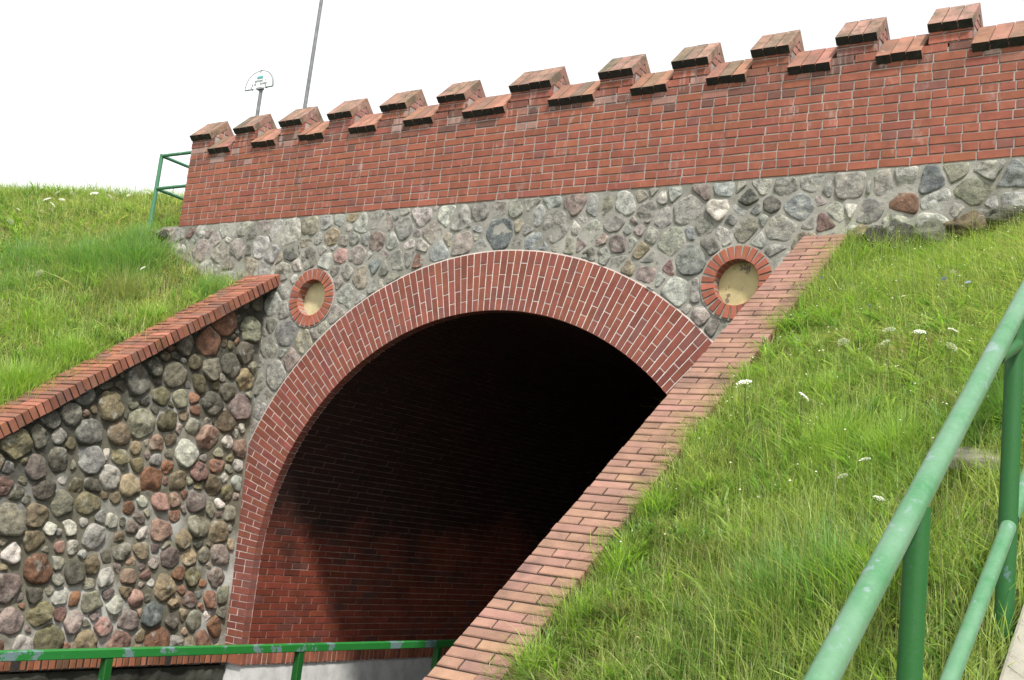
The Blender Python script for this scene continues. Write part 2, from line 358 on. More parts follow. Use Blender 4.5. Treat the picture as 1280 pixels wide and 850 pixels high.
def cells(S, gap, extra, roundness, cuts=(.22, .25)):
    A = np.array([(s[0], s[1], s[2]) for s in S]); res = []
    for i, s in enumerate(S):
        u, v, r = A[i]
        asp = random.uniform(.72, 1.0); ang = random.uniform(0, math.pi); poly = []
        nn = random.choice((6, 7, 8, 9)); ph = random.uniform(0, 6.28)
        for k in range(nn):
            a = ph + 2*math.pi*(k+random.uniform(-.28, .28))/nn
            x = math.cos(a)*r*roundness*random.uniform(.92, 1.16); y = math.sin(a)*r*roundness*asp*random.uniform(.92, 1.16)
            poly.append((u+x*math.cos(ang)-y*math.sin(ang), v+x*math.sin(ang)+y*math.cos(ang)))
        dd = (A[:, 0]-u)**2 + (A[:, 1]-v)**2
        for j in np.argsort(dd)[1:22]:
            d = math.sqrt(dd[j])
            if d > 1.1: break
            nx, ny = (A[j, 0]-u)/d, (A[j, 1]-v)/d
            off = (d*d + r*r - A[j, 2]**2)/(2*d) - gap/2*random.uniform(.6, 1.3)
            poly = clip(poly, nx, ny, u*nx+v*ny+off)
            if len(poly) < 3: break
        for h in extra(u, v):
            if len(poly) >= 3: poly = clip(poly, *h)
        if len(poly) < 3: continue
        for q in cuts:
            new = []
            for k in range(len(poly)):
                p, p2 = poly[k], poly[(k+1) % len(poly)]
                new += [(p[0]*(1-q)+p2[0]*q, p[1]*(1-q)+p2[1]*q), (p[0]*q+p2[0]*(1-q), p[1]*q+p2[1]*(1-q))]
            poly = new
        res.append((poly, s, r))
    return res
def stone(mb, poly, to3, nrm, height, rough, col, m=0, M_=26):
    P = np.array(poly); Q = np.vstack([P, P[:1]]); L = np.r_[0, np.cumsum(np.hypot(*np.diff(Q, axis=0).T))]
    if L[-1] < .12: return
    t = np.arange(M_)/M_*L[-1]; O = np.c_[np.interp(t, L, Q[:, 0]), np.interp(t, L, Q[:, 1])]
    C = O.mean(0); size = L[-1]/6.28
    prof = ((1.04, -.6), (1.0, .05), (.95, .50), (.84, .84), (.66, .97), (.42, 1.03), (.2, 1.02))
    seed = Vector((random.uniform(0, 99), random.uniform(0, 99), random.uniform(0, 99)))
    tx, ty = random.gauss(0, .14), random.gauss(0, .14)
    blocky = random.random() < .55
    if blocky: prof = ((1.04, -.6), (1.0, .22), (.96, .70), (.86, .93), (.66, 1.0), (.42, 1.02), (.2, 1.0))
    facets = []
    for _ in range(random.choice((2, 3, 4))):
        fa = random.uniform(0, 6.283); facets.append((math.cos(fa), math.sin(fa), random.uniform(.5, 1.3), random.uniform(1.0, 1.35)))
    vs = []
    def pt(q, hh, wgt):
        e = Vector((q[0]*7, q[1]*7, 0)) + seed
        n1 = noise.noise(e)*.9 + noise.noise(e*2.7)*.55 + noise.noise(e*6.5)*.30
        if hh > .3:
            d0, d1 = (q-C)/size
            hh = max(.3, min(hh, min(o_-(a_*d0+c_*d1)*k_*.75 for a_, c_, k_, o_ in facets)))
        z = hh*height + wgt*(rough*(n1+.2) + ((q-C)[0]*tx + (q-C)[1]*ty)/size*height*2.2)
        b_ = to3(q[0], q[1]); vs.append(tuple(b_[i] + nrm[i]*z for i in range(3)))
    for k, (sc, hh) in enumerate(prof):
        for i in range(M_):
            q = C + (O[i]-C)*sc
            e = Vector((q[0]*11, q[1]*11, 3)) + seed
            q = q + np.array([noise.noise(e), noise.noise(e+Vector((7, 3, 1)))])*size*.10*min(1, sc*1.2)
            pt(q, hh, 0 if k < 1 else (.5 if k == 1 else 1))
    pt(C, 1.0, 1)
    fs = []
    for k in range(len(prof)-1):
        for i in range(M_):
            j = (i+1) % M_; fs.append((k*M_+i, k*M_+j, (k+1)*M_+j, (k+1)*M_+i))
    top = (len(prof)-1)*M_
    for i in range(M_): fs.append((top+i, top+(i+1) % M_, len(vs)-1))
    mb.add(vs, fs, col, m, True)
def scol(key, keys, var=.2, grey=0):
    c = PAL[key or random.choice(keys)]; c = [x*(1-abs(grey))+y*abs(grey) for x, y in zip(c, (.33, .322, .285) if grey >= 0 else (.175, .150, .098))]; k = math.exp(random.gauss(0, var))
    return tuple(x*k*(1+random.gauss(0, .02)) for x in c)
def boulder(mb, c, rx, ry, rz, col, m=0, seedv=None):
    seed = Vector((random.uniform(0, 99),)*3); vs = []; fs = []; na, nb = 28, 18
    for j in range(nb+1):
        th = math.pi*j/nb
        for i in range(na):
            ph = 2*math.pi*i/na
            d = Vector((math.sin(th)*math.cos(ph), math.sin(th)*math.sin(ph), math.cos(th)))
            k = 1 + .28*noise.noise(d*1.3+seed) + .16*noise.noise(d*3.1+seed) + .09*noise.noise(d*7+seed)
            k *= 1 - .10*abs(noise.noise(d*2.2+seed*2))
            vs.append((c[0]+d.x*rx*k, c[1]+d.y*ry*k, c[2]+d.z*rz*k))
    for j in range(nb):
        for i in range(na):
            i2 = (i+1) % na; fs.append((j*na+i, (j+1)*na+i, (j+1)*na+i2, j*na+i2))
    mb.add(vs, fs, col, m, True)
def mortar_grid(mb, us, vs_, to3, nrm, keep, amp, m=0):
    idx = {}; P = []
    nu, nv = len(us), len(vs_)
    V = []
    for v in vs_:
        for u in us:
            z = amp*(noise.noise(Vector((u*5, v*5, 1.7))) + .6*noise.noise(Vector((u*17, v*17, 4))))
            b_ = to3(u, v); V.append((b_[0]+nrm[0]*z, b_[1]+nrm[1]*z, b_[2]+nrm[2]*z))
    F = []
    for j in range(nv-1):
        for i in range(nu-1):
            if keep((us[i]+us[i+1])/2, (vs_[j]+vs_[j+1])/2):
                F.append((j*nu+i, j*nu+i+1, (j+1)*nu+i+1, (j+1)*nu+i))
    used = sorted({i for f in F for i in f}); mp = {o: n for n, o in enumerate(used)}
    mb.add([V[i] for i in used], [tuple(mp[i] for i in f) for f in F], (1, 1, 1), m, True)

# ================================================================= THE PORTAL
portal = thing('tunnel_portal', 'red brick and fieldstone tunnel portal with battlement parapet above a round brick arch', 'tunnel portal', (CX, 9.0, GZ))
ROUND = [(-9.00, 2.315), (-3.93, 2.345)]
# -- stone face ----------------------------------------------------
sf = MB()
def keep_face(u, v):
    if math.hypot(u-CX, v-CZ) < 3.15 and v > CZ: return False
    if v <= CZ and abs(u-CX) < 3.15: return False
    for (a, b_) in ROUND:
        if math.hypot(u-a, v-b_) < .262: return False
    if u < -9.80 and v < 1.6: return False
    if u > -3.0 and v < 1.8: return False
    lim = -11.80 + .09*noise.noise(Vector((v*4, 0, 0))) - (3.28-v)*.02
    return u > lim
mortar_grid(sf, np.arange(-12.0, PX1+.02, .032), np.append(np.arange(-1.66, ZP, .0315), ZP+.014), lambda u, v: (u, 9.0, v), (0, -1, 0), keep_face, .006, 1)
class Face:
    def sample(s): return random.uniform(-11.75, PX1), random.uniform(-1.6, ZP-.03)
    def ok(s, u, v, r):
        if v + r > ZP-.0: return False
        if v > CZ and math.hypot(u-CX, v-CZ) < RO+.02+r: return False
        if v <= CZ and abs(u-CX) < RO+.02+r: return False
        for a, b_ in ROUND:
            if math.hypot(u-a, v-b_) < .355+r: return False
        if u < -9.9 and v < 2.0: return False
        if u > -2.9 and v < 2.2: return False
        return u-r > -11.78
def ex_face(u, v):
    H = [(0, 1, ZP-.008)]
    if v > CZ:
        d = math.hypot(u-CX, v-CZ); nx, ny = (CX-u)/d, (CZ-v)/d
        H.append((nx, ny, CX*nx+CZ*ny-(RO+.018)))
    for a, b_ in ROUND:
        d = math.hypot(u-a, v-b_)
        if d < .9:
            nx, ny = (a-u)/d, (b_-v)/d; H.append((nx, ny, a*nx+b_*ny-.352))
    return H
FS = place(FAC, (1200, 2400, 4000, 6000, 7000), (.16, .135, .11, .085, .06), Face(), .77)
GK = ['lgrey', 'grey', 'grey', 'bgrey', 'ogrey', 'lgrey', 'lgrey', 'tan', 'pinkgrey', 'dark', 'grey', 'pinkgrey', 'white', 'white', 'bgrey', 'lgrey', 'maroon']
for poly, s, r in cells(FS, .032, ex_face, 1.6, (.13, .16)):
    stone(sf, poly, lambda u, v: (u, 9.0, v), (0, -1, 0), random.choice((.003, .006, .009, .014)), min(.024, r*.21)*random.uniform(.5, 1.2), scol(s[3], GK, .14, .18 if s[3] else .48), 0)
# right end of the wall and its core behind
sf.box((PX1-.05, 9.02, 2.0), (PX1, 9.40, ZP), (1, 1, 1), 1)
sf.box((-11.74, 9.03, 2.2), (-9.9, 9.40, ZP-.004), (1, 1, 1), 1)
sf.build('stone_face', [M['stone'], M['mortar_face']], portal)
fb = MB()      # boulders of the footing bared at the right, rubble at the left end
for c, rx, ry, rz, k in (((-2.62, 9.0, 2.62), .24, .17, .17, 'dark'), ((-2.32, 9.0, 2.66), .19, .16, .13, 'ogrey'), ((-2.03, 9.0, 2.73), .20, .15, .11, 'brown'),
                         ((-1.72, 9.0, 2.78), .19, .15, .10, 'ogrey'), ((-2.86, 9.02, 2.70), .12, .12, .11, 'tan'), ((-1.42, 9.0, 2.82), .16, .15, .10, 'dark')):
    boulder(fb, c, rx, ry, rz, tuple(x*.62 for x in scol(k, GK)), 0)
fb.build('footing_boulders', M['stone'], portal)
fb = MB()
for c, rx, ry, rz, k in (((-11.72, 9.03, 3.17), .12, .13, .09, 'dark'), ((-11.86, 9.06, 3.13), .11, .13, .08, 'ogrey'), ((-11.70, 9.02, 2.99), .12, .12, .085, 'dark'),
                         ((-11.95, 9.10, 3.22), .13, .14, .06, 'ogrey'), ((-11.56, 8.99, 2.88), .13, .10, .08, 'ogrey')):
    boulder(fb, c, rx, ry, rz, tuple(x*.62 for x in scol(k, GK)), 0)
fb.build('broken_wall_end', M['stone'], portal)

# -- arch ring -----------------------------------------------------
ring = MB()
NA = 128
def arcpt(r, a, y): return (CX + r*math.cos(a), y, CZ + r*math.sin(a))
def annulus(mb, cx, cz, r0, r1, y, col, m, n=96, a0=0, a1=math.pi, depth=0):
    vs = []; fs = []
    for k in range(n+1):
        a = a0 + (a1-a0)*k/n
        vs += [(cx+r0*math.cos(a), y, cz+r0*math.sin(a)), (cx+r1*math.cos(a), y, cz+r1*math.sin(a)), (cx+r1*math.cos(a), y+depth, cz+r1*math.sin(a)), (cx+r0*math.cos(a), y+depth, cz+r0*math.sin(a))]
    for k in range(n):
        i, j = 4*k, 4*(k+1)
        fs.append((i, i+1, j+1, j))
        if depth: fs += [(i+1, i+2, j+2, j+1), (i+3, i, j, j+3)]
    mb.add(vs, fs, col, m)
YR = 8.988
annulus(ring, CX, CZ, RI+.006, RO+.012, YR+.005, (1, 1, 1), 1, 140, depth=.12)
for sx in (-1, 1):     # mortar of the straight jambs
    x0, x1 = sorted((CX+sx*(RI+.006), CX+sx*(RO+.012))); ring.box((x0, YR+.005, ZS-.02), (x1, YR+.12, CZ), (1, 1, 1), 1)
thk = RO-RI; hb, fbk = .118, .236
def ring_row(k, put):
    segs = [(0, hb), (hb+.010, fbk), (hb+fbk+.020, thk-hb-fbk-.020)] if k % 2 else [(0, fbk), (fbk+.010, fbk), (2*fbk+.020, thk-2*fbk-.020)]
    for (s0, l) in segs: put(RI+s0, l)
for k in range(NA):
    a = math.pi*(k+.5)/NA; da = math.pi/NA
    u = (-math.sin(a), 0, math.cos(a)); v = (math.cos(a), 0, math.sin(a))
    def put(r0, l):
        rm = r0+l/2; wi = r0*da-.0095; wo = (r0+l)*da-.0115
        ring.brick(arcpt(rm, a, YR), u, v, (0, -1, 0), wo, l, .10, bcol(RG, .10, .10), 0, .003, w2=wi, jit=.5)
    ring_row(k, put)
nj = int((CZ-ZS)/.0735)
for sx in (-1, 1):
    for k in range(nj):
        z = CZ-(k+.5)*(CZ-ZS)/nj
        def put(r0, l):
            ring.brick((CX+sx*(r0+l/2), YR, z), (1, 0, 0), (0, 0, 1), (0, -1, 0), l, (CZ-ZS)/nj-.009, .10, bcol(RG), 0, .003)
        ring_row(k+1, put)
ring.build('arch_ring', [M['ring_brick'], M['mortar_pink']], portal)

# -- vault ---------------------------------------------------------
YV0, YV1 = 8.985, 20.05; RV = RI+.009
vau = MB(); prof = []
prof.append((CX-RV, ZS-.03))
for k in range(97):
    a = math.pi - math.pi*k/96; prof.append((CX+RV*math.cos(a), CZ+RV*math.sin(a)))
prof.append((CX+RV, ZS-.03))
vs = []; fs = []
for (x, z) in prof: vs += [(x, YV0+.117, z), (x, YV1, z)]
for k in range(len(prof)-1): fs.append((2*k, 2*k+1, 2*k+3, 2*k+2))
vau.add(vs, fs, (.46, .33, .27), 1)
arcL = math.pi*RI; nc = int(round(arcL/.0745)); rows = []
for sx in (-1, 1):
    for k in range(nj):
        z = CZ-(k+.5)*(CZ-ZS)/nj; rows.append(((CX+sx*RI, z), (0, 0, 1), (-sx, 0, 0), (CZ-ZS)/nj-.0095, k))
for k in range(nc):
    a = math.pi*(k+.5)/nc
    rows.append(((CX+RI*math.cos(a), CZ+RI*math.sin(a)), (-math.sin(a), 0, math.cos(a)), (-math.cos(a), 0, -math.sin(a)), arcL/nc-.0095, k+1))
for (x, z), v, n, h, k in rows:
    left = x < CX+1.0
    y = YV0+.113 - (0 if k % 2 else .12); yend = 20.0
    first = True
    while y < yend:
        y0 = max(y, YV0+.113); y1 = y+.247
        if y1-y0 > .02:
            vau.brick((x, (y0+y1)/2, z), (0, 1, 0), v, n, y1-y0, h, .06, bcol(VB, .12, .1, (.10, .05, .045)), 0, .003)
        y += .257
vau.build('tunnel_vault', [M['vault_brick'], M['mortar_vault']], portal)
ew = MB(); ew.box((CX-RI-.1, YV1-.02, GZ-.1), (CX+RI+.1, YV1+.2, CZ+RI+.1), VB)  # unseen wall added to keep light out of the tunnel's far end
ew.build('light_block_wall', M['vault_brick'], portal)
for sx in (-1, 1):        # plinths under the springing, with their brick ledges
    pl = MB()
    xf = CX+sx*(RI-.015); xb = CX+sx*(RI+.35); x0, x1 = sorted((xf, xb))
    pl.box((x0, 9.03, GZ-.2), (x1, YV1, ZLB+.01))
    pl.build('plinth', M['white_plinth'], portal)
    le = MB(); x0, x1 = sorted((CX+sx*(RI-.028), xb)); le.box((x0, 9.0, ZLB), (x1, YV1, ZS-.012), (1, 1, 1), 1)
    y = 9.0; xe = CX+sx*(RI-.038)
    while y < 19.9:
        le.brick((xe, y+.034, (ZS+ZLB)/2+.004), (0, 1, 0), (0, 0, 1), (-sx, 0, 0), .066, ZS-ZLB-.012, .2, bcol((.30, .105, .06), .2), 0)
        y += .0755
    le.brick(((xe+xb)/2, 8.993, (ZS+ZLB)/2+.003), (1, 0, 0), (0, 0, 1), (0, -1, 0), abs(xb-xe)-.004, ZS-ZLB-.006, .03, bcol((.30, .105, .06), .1), 0)
    le.build('plinth_ledge', [M['coping_brick'], M['mortar_pink']], portal)
# -- roundels --------------------------------------------------------
for i, (a, b_) in enumerate(ROUND):
    rd = MB(); n = 26
    annulus(rd, a, b_, .208, .345, 8.990, (1, 1, 1), 1, 64, 0, 2*math.pi, depth=.16)
    for k in range(n):
        an = 2*math.pi*(k+.5)/n; da = 2*math.pi/n
        u = (-math.sin(an), 0, math.cos(an)); v = (math.cos(an), 0, math.sin(an)); r0, l = .207, .122
        rd.brick((a+(r0+l/2)*v[0], 8.981, b_+(r0+l/2)*v[2]), u, v, (0, -1, 0), min(.058, (r0+l)*da-.014), l, .10, bcol((.36, .115, .07), .12, .05), 0, .003, w2=r0*da-.009)
        # reveal bricks inside the opening
        rd.brick((a+.207*v[0], 8.990+.055, b_+.207*v[2]), (0, 1, 0), u, (-v[0], 0, -v[2]), .118, .207*da-.004, .03, bcol((.33, .115, .07), .12, .05), 0, .002)
    ro = rd.build('roundel', [M['ring_brick'], M['mortar_parapet'] if i == 0 else M['mortar_face']], portal)
    ds = MB(); vs = [(a, 9.095, b_)]; fs = []
    for k in range(48): vs.append((a+.225*math.cos(2*math.pi*k/48), 9.095, b_+.225*math.sin(2*math.pi*k/48)))
    for k in range(48): fs.append((0, 1+(k+1) % 48, 1+k))
    ds.add(vs, fs); ds.build('plaster_disc', M['cream'] if i == 0 else M['cream_worn'], ro)

# -- parapet ----------------------------------------------------------
MER = [(-12.861,-12.429),(-11.973,-11.563),(-11.094,-10.683),(-10.217,-9.8),(-9.324,-8.901),(-8.426,-8.003),(-7.374,-6.807),(-6.194,-5.767),(-5.31,-4.887),(-4.43,-4.021),(-3.566,-3.16),(-2.707,-2.303)]
MER = [(a*.894, b_*.894) for a, b_ in MER] + [(-1.62, -1.21)]
def sag(x):     # the long wall is not dead level
    return .025*(1-((x+6.5)/5.2)**2)
par = MB(); par.box((PX0+.004, 8.999, ZP+.002), (PX1-.004, 9.375, ZC+.03), (1, 1, 1), 1)
YP = 8.992; nrow = 13; ch = (ZC+.06-ZP)/nrow
def wall_row(k, z, x0, x1, h):
    x = x0; head = (k % 2 == 1)
    wst = .117 if head else .245
    if not head: x -= .0; first = .245
    else: first = .117
    if k % 4 == 2: x -= .12
    while x < x1-.012:
        w = wst; xa = max(x, x0); xb_ = min(x+w, x1)
        if head and random.random() < .05: xb_ = min(x+.245, x1)
        if xb_-xa > .02:
            zz = sag((xa+xb_)/2)*((z-ZP)/(ZC-ZP))
            par.brick(((xa+xb_)/2, YP, z+zz), (1, 0, 0), (0, 0, 1), (0, -1, 0), xb_-xa, h, .06, pcol(z), 0, .004)
        x = xb_ + .0115
def pcol(z):
    c = bcol(BR, .075, .06)
    up = (z-(ZC-.26))/.26                      # lime runs and grime on the courses under the caps
    if up > 0 and random.random() < .2+.5*up:
        d = random.choice(((.085, .06, .052), (.085, .06, .052), (.36, .27, .24))); t = random.uniform(.15, .75)
        c = tuple(a*(1-t)+b2*t for a, b2 in zip(c, d))
    return c
for k in range(nrow): wall_row(k, ZP+(k+.5)*ch, PX0, PX1, ch-.0105)
for e in (PX0, PX1):                                     # brick ends of the wall
    sx = -1 if e == PX0 else 1
    for k in range(nrow):
        for y0, w in ((9.02, .117), (9.147, .228)) if k % 2 else ((9.02, .228), (9.258, .117)):
            par.brick((e+sx*.003, y0+w/2, ZP+(k+.5)*ch), (0, -sx, 0), (0, 0, 1), (sx, 0, 0), w, ch-.0105, .05, bcol(BR, .13), 0)
par.build('parapet_wall', [M['brick'], M['mortar_parapet']], portal)

YE, YK, YB = 8.935, 9.1875, 9.44        # eaves, ridge, back eaves of the caps
def cap(mb, xa, xb_, ze, mtop, low):
    """two sloping courses of bricks meeting in a ridge"""
    n = max(3, round((xb_-xa)/.131)); w = (xb_-xa)/n
    sl = math.hypot(YK-YE, .2525); s = math.sqrt(.5)
    for k in range(n):
        x = xa+(k+.5)*w
        for sy in (-1, 1):
            v = np.array((0, -sy*s, s)); nn = np.array((0, sy*s, s))
            ym = (YE+YK)/2 if sy < 0 else (YB+YK)/2
            c = np.array((x, ym, ze+.1263)) + np.array((0, 0, random.gauss(0, .002)))
            # slab : top face, ends and blackened lower edge
            u = np.array((1., 0, 0)); hw = w/2-.0045; hl = sl/2; t = .074
            P = [tuple(c+u*a*hw+v*(b2*hl-(t if d < 0 and b2 > 0 else 0))+nn*d) for d in (-t, 0) for a, b2 in ((-1, -1), (1, -1), (1, 1), (-1, 1))]
            col = bcol((.33, .155, .105) if low else (.31, .175, .13), .10, .12, (.16, .13, .09))
            mb.add(P, [(4, 5, 6, 7), (1, 2, 6, 5), (3, 0, 4, 7)], col, 0)
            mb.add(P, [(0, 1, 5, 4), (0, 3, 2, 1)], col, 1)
    # mortar bed under the slabs and in their joints
    e = .006; V = []
    for x in (xa+e, xb_-e):
        V += [(x, YE+.055, ze-.004), (x, YK, ze+.238), (x, YB-.055, ze-.004), (x, YK, ze+.155), (x, YE+.05, ze-.03), (x, YB-.05, ze-.03)]
    mb.add(V, [(0, 6, 7, 1), (1, 7, 8, 2), (0, 4, 10, 6), (4, 0, 1, 3), (3, 1, 2, 5), (10, 9, 7, 6), (9, 11, 8, 7)], (1, 1, 1), 2)
def body(mb, xa, xb_, z0, ze, cheeks=True):
    V = []; i = .012
    for x in (xa+i, xb_-i): V += [(x, 9.0, z0), (x, 9.375, z0), (x, 9.375, ze+.02), (x, YK, ze+.19), (x, 9.0, ze+.02)]
    mb.add(V, [(0, 1, 2, 3, 4)[::-1], (5, 6, 7, 8, 9), (4, 3, 8, 9), (3, 2, 7, 8), (1, 6, 7, 2), (0, 4, 9, 5)], (1, 1, 1), 1)
    x = xa+.004; w = (xb_-xa-.008)                         # front bricks: one course of whatever fits
    nz = max(1, round((ze+.0-z0)/.0745)); hz = (ze-z0)/nz
    for k in range(nz):
        cuts = [0, .245, w] if k % 2 == 0 else [0, .12, w]
        for a, b2 in zip(cuts[:-1], cuts[1:]):
            if b2-a > .02: mb.brick((x+(a+b2)/2, YP, z0+(k+.5)*hz), (1, 0, 0), (0, 0, 1), (0, -1, 0), b2-a-.010, hz-.0105, .05, bcol(BR, .13, .2), 0)
    for xs, sx in ((xa, -1), (xb_, 1)):                     # cheeks: brick on edge, limey
        for k in range(3):
            z = z0+.08+k*.073
            hw = .155-(k*.052)
            for a, b2 in ((-hw, -.02), (-.008, hw)):
                if b2-a > .03:
                    mb.brick((xs-sx*.006, YK+(a+b2)/2, z+.10), (0, -sx, 0), (0, 0, 1), (sx, 0, 0), b2-a, .062, .03, bcol((.32, .15, .12), .12, 0), 2)
for i, (xa, xb_) in enumerate(MER):
    sg = sag((xa+xb_)/2)
    mb = MB(); body(mb, xa, xb_, ZC+.06+sg, ZM+sg)
    o = mb.build('merlon', [M['brick'], M['mortar_parapet'], M['cheek']], portal)
    cb = MB(); cap(cb, xa, xb_, ZM+sg, M['cap_brick'], False)
    cb.build('coping', [M['cap_brick'], M['algae'], M['mortar_pink']], o)
    if i+1 < len(MER):
        xc, xd = xb_-.006, MER[i+1][0]-.028; sg = sag((xc+xd)/2)
        cb = MB(); cap(cb, xc, xd, ZC+sg, M['cap_low'], True)
        cb.box((xc+.01, 9.03, ZC+.0), (xd+.025, 9.345, ZC+.035), (1, 1, 1), 2)
        cb.build('crenel_coping', [M['cap_low'], M['algae'], M['mortar_pink']], portal)
# -- deck behind the parapet -------------------------------------------
dk = MB(); dk.box((-13.5, 9.42, 2.95), (.8, 27.0, 3.28)); o = dk.build('bridge_road', M['asphalt']); o['kind'] = 'structure'
# ================================================================= WING WALLS
def wing_wall(left):
    sgn = 1 if left else -1
    fx = (lambda z: xwing(z)) if left else (lambda z: 2*CX - xwing(z) + .02)
    zc = zcl if left else zcr
    ang = math.atan(.7105 if left else .76); ca, sa = math.cos(ang), math.sin(ang)
    Y0 = 1.95 if left else 2.25
    w = thing('wing_wall', 'sloping fieldstone wing wall of rounded cobbles with a header brick coping, beside the lit tunnel jamb' if left else
              'sloping wing wall below the grass bank with a wide pale brick coping in stretcher rows', 'wing wall', ((-9.75 if left else -3.2), 5.5, GZ))
    sb = MB(); nrm = (sgn, 0, .045)
    top = lambda Y: zc(Y) - .135/ca
    ztop = top(9.0)
    zlow = ZS-.01 if left else GZ
    keep = lambda u, v: v < top(u)+.03
    ys = np.arange(Y0, 9.001, .04)
    mortar_grid(sb, ys if left else ys[::-1], np.arange(zlow, ztop+.04, .04), lambda u, v: (fx(v), u, v), nrm, keep, .012, 1)
    for q in range(len(sb.f)):
        cen = np.mean([sb.v[i] for i in sb.f[q]], 0); dd = top(cen[1])-cen[2]
        a = min(1, max(0, 1.25-dd/(.62+.9*(noise.noise(Vector((cen[1]*1.3, cen[2]*.5, 0)))+.35)))) if left else .3
        sb.c[q] = (a, a, a)
    class F:
        def sample(s): return random.uniform(Y0, 8.93), random.uniform(zlow+.02, ztop)
        def ok(s, u, v, r):
            return v+r < top(u)-.015 and v-r > zlow-.02 and u+r < 8.935
    ex = lambda u, v: [(0, -1, -(zlow+.0)), (1, 0, 8.94), (-.7105*ca, ca, (top(0)-.012)*ca)]
    K = ['ogrey', 'olive', 'tan', 'dark', 'brown', 'pinkgrey', 'pinktan', 'ogrey', 'lgrey', 'purple', 'redbr', 'white', 'maroon', 'grey', 'rust']
    KD = ['dark', 'ogrey', 'olive', 'dark', 'brown', 'grey', 'ogrey', 'dark', 'redbr', 'olive']
    S = place(WING if left else [], (500, 1800, 3000, 4000, 4500) if left else (200, 600, 900, 1200), (.15, .12, .095, .072, .05), F(), .86)
    # big stones that cross a cell keep a rough split face, small ones are rounded cobbles
    for poly, s, r in cells(S, .026, ex, 1.20, (.17, .22)):
        near = top(s[0]) - s[1]
        key = s[3] or random.choice(KD if near < random.uniform(.4, 1.5) else K)
        dk = random.uniform(.5, .9) if near < random.uniform(.45, 1.1) and left else 1
        stone(sb, poly, lambda u, v: (fx(v), u, v), (sgn, 0, 0), min(.046, r*random.uniform(.26, .46)), min(.028, r*.22)*random.uniform(.5, 1.3), tuple(x*dk for x in tuple(1.12*x for x in scol(key, K, .18, -.28))), 0)
    # core of the wall, up to the bed of the coping
    xb = -10.04 if left else -2.985
    V = []; yy = [Y0, 9.0]
    for Y in yy:
        V += [(fx(GZ) - sgn*.03, Y, GZ-.3), (fx(top(Y)) - sgn*.03, Y, max(top(Y)+.01, GZ-.2)), (xb, Y, max(top(Y)+.01, GZ-.2)), (xb, Y, GZ-.3)]
    sb.add(V, [(0, 1, 2, 3), (7, 6, 5, 4), (1, 5, 6, 2), (2, 6, 7, 3), (0, 4, 5, 1)], (1, 1, 1), 2)
    sb.build('stone_face', [M['stone'], M['mortar_wing'], M['mortar_algae']], w)
    # coping
    cp = MB(); L = (9.0-Y0)/ca; pitch = .077; k = 0; s = .0
    xf, xb = (-9.545, -10.065) if left else (-3.355, -2.970)
    nn = (0, -sa, ca); v = (0, ca, sa); depth = .12
    while s < L-.05:
        Yc = Y0 + (s+pitch/2)*ca; c0 = np.array((0, Yc, zc(Yc)))
        if left: segs = [(0, .255), (.265, .255)] if k % 2 == 0 else [(0, .257), (.267, .13), (.407, .113)]
        else: segs = [(0, .252), (.262, .123)] if k % 2 == 0 else [(0, .123), (.133, .252)]
        for a, l in segs:
            x = xf - a - l/2 if left else xf + a + l/2
            cc = bcol(CL if left else CB, .14 if left else .09, .22 if left else .12, (.16, .09, .07) if left else (.26, .15, .12))
            cp.brick((x, c0[1], c0[2]), (1, 0, 0), v, nn, l, pitch-(.013 if left else .0105), depth, cc, 0, .005, jit=2.2 if left else 1.2)
        s += pitch; k += 1
    V = []
    for Y in (Y0+.02, 8.99):
        for x in (xf-sgn*.008, xb+sgn*.008):
            for d in (-.010, -depth-.012): V.append((x, Y - sa*d*1.0*0, zc(Y)+d/ca))
    cp.add(V, [(0, 2, 6, 4), (0, 4, 5, 1), (2, 3, 7, 6), (1, 5, 7, 3), (0, 1, 3, 2), (4, 6, 7, 5)], (1, 1, 1), 1)
    cp.build('coping', [M['old_coping'] if left else M['coping_brick'], M['mortar_dark']], w)
    if left:       # plinth ledge and rough plinth
        le = MB(); le.box((-9.9, Y0, ZLB), (-9.462, 8.985, ZS-.012), (1, 1, 1), 1); y = Y0
        while y < 8.95:
            le.brick((-9.455, y+.034, (ZS+ZLB)/2+.002), (0, 1, 0), (0, 0, 1), (1, 0, 0), .064, ZS-ZLB-.01, .2, bcol((.29, .11, .055), .22, .2, (.1, .07, .04)), 0, .006, jit=2.5)
            y += .0755
        le.build('plinth_ledge', [M['old_coping'], M['mortar_dark']], w)
        pb = MB(); mortar_grid(pb, np.arange(Y0, 9.02, .03), np.arange(GZ-.05, ZLB+.001, .03), lambda u, v: (-9.50, u, v), (1, 0, 0), lambda u, v: True, .03, 0)
        pb.build('plinth', [M['mortar_algae']], w)
    return w
wing_wall(True); wing_wall(False)

# ================================================================= GROUND
def sheet(name, xs, ys, zf, m, keep=lambda x, y: True, amp=.03):
    X, Y = np.meshgrid(xs, ys); Z = zf(X, Y); nx = len(xs)
    mb = MB(); vs = []
    for x, y, z in zip(X.ravel(), Y.ravel(), Z.ravel()):
        vs.append((x, y, z + amp*noise.noise(Vector((x*2.1, y*2.1, 0))) + amp*.5*noise.noise(Vector((x*7, y*7, 0)))))
    fs = []
    for j in range(len(ys)-1):
        for i in range(nx-1):
            if keep((xs[i]+xs[i+1])/2, (ys[j]+ys[j+1])/2): fs.append((j*nx+i, j*nx+i+1, (j+1)*nx+i+1, (j+1)*nx+i))
    mb.add(vs, fs, (1, 1, 1), 0, True)
    o = mb.build(name, m); o['kind'] = 'structure'; return o
gm = MB(); gm.add([(-700, -700, GZ-.02), (700, -700, GZ-.02), (700, 700, GZ-.02), (-700, 700, GZ-.02)], [(0, 1, 2, 3)])
o = gm.build('ground', M['meadow']); o['kind'] = 'structure'
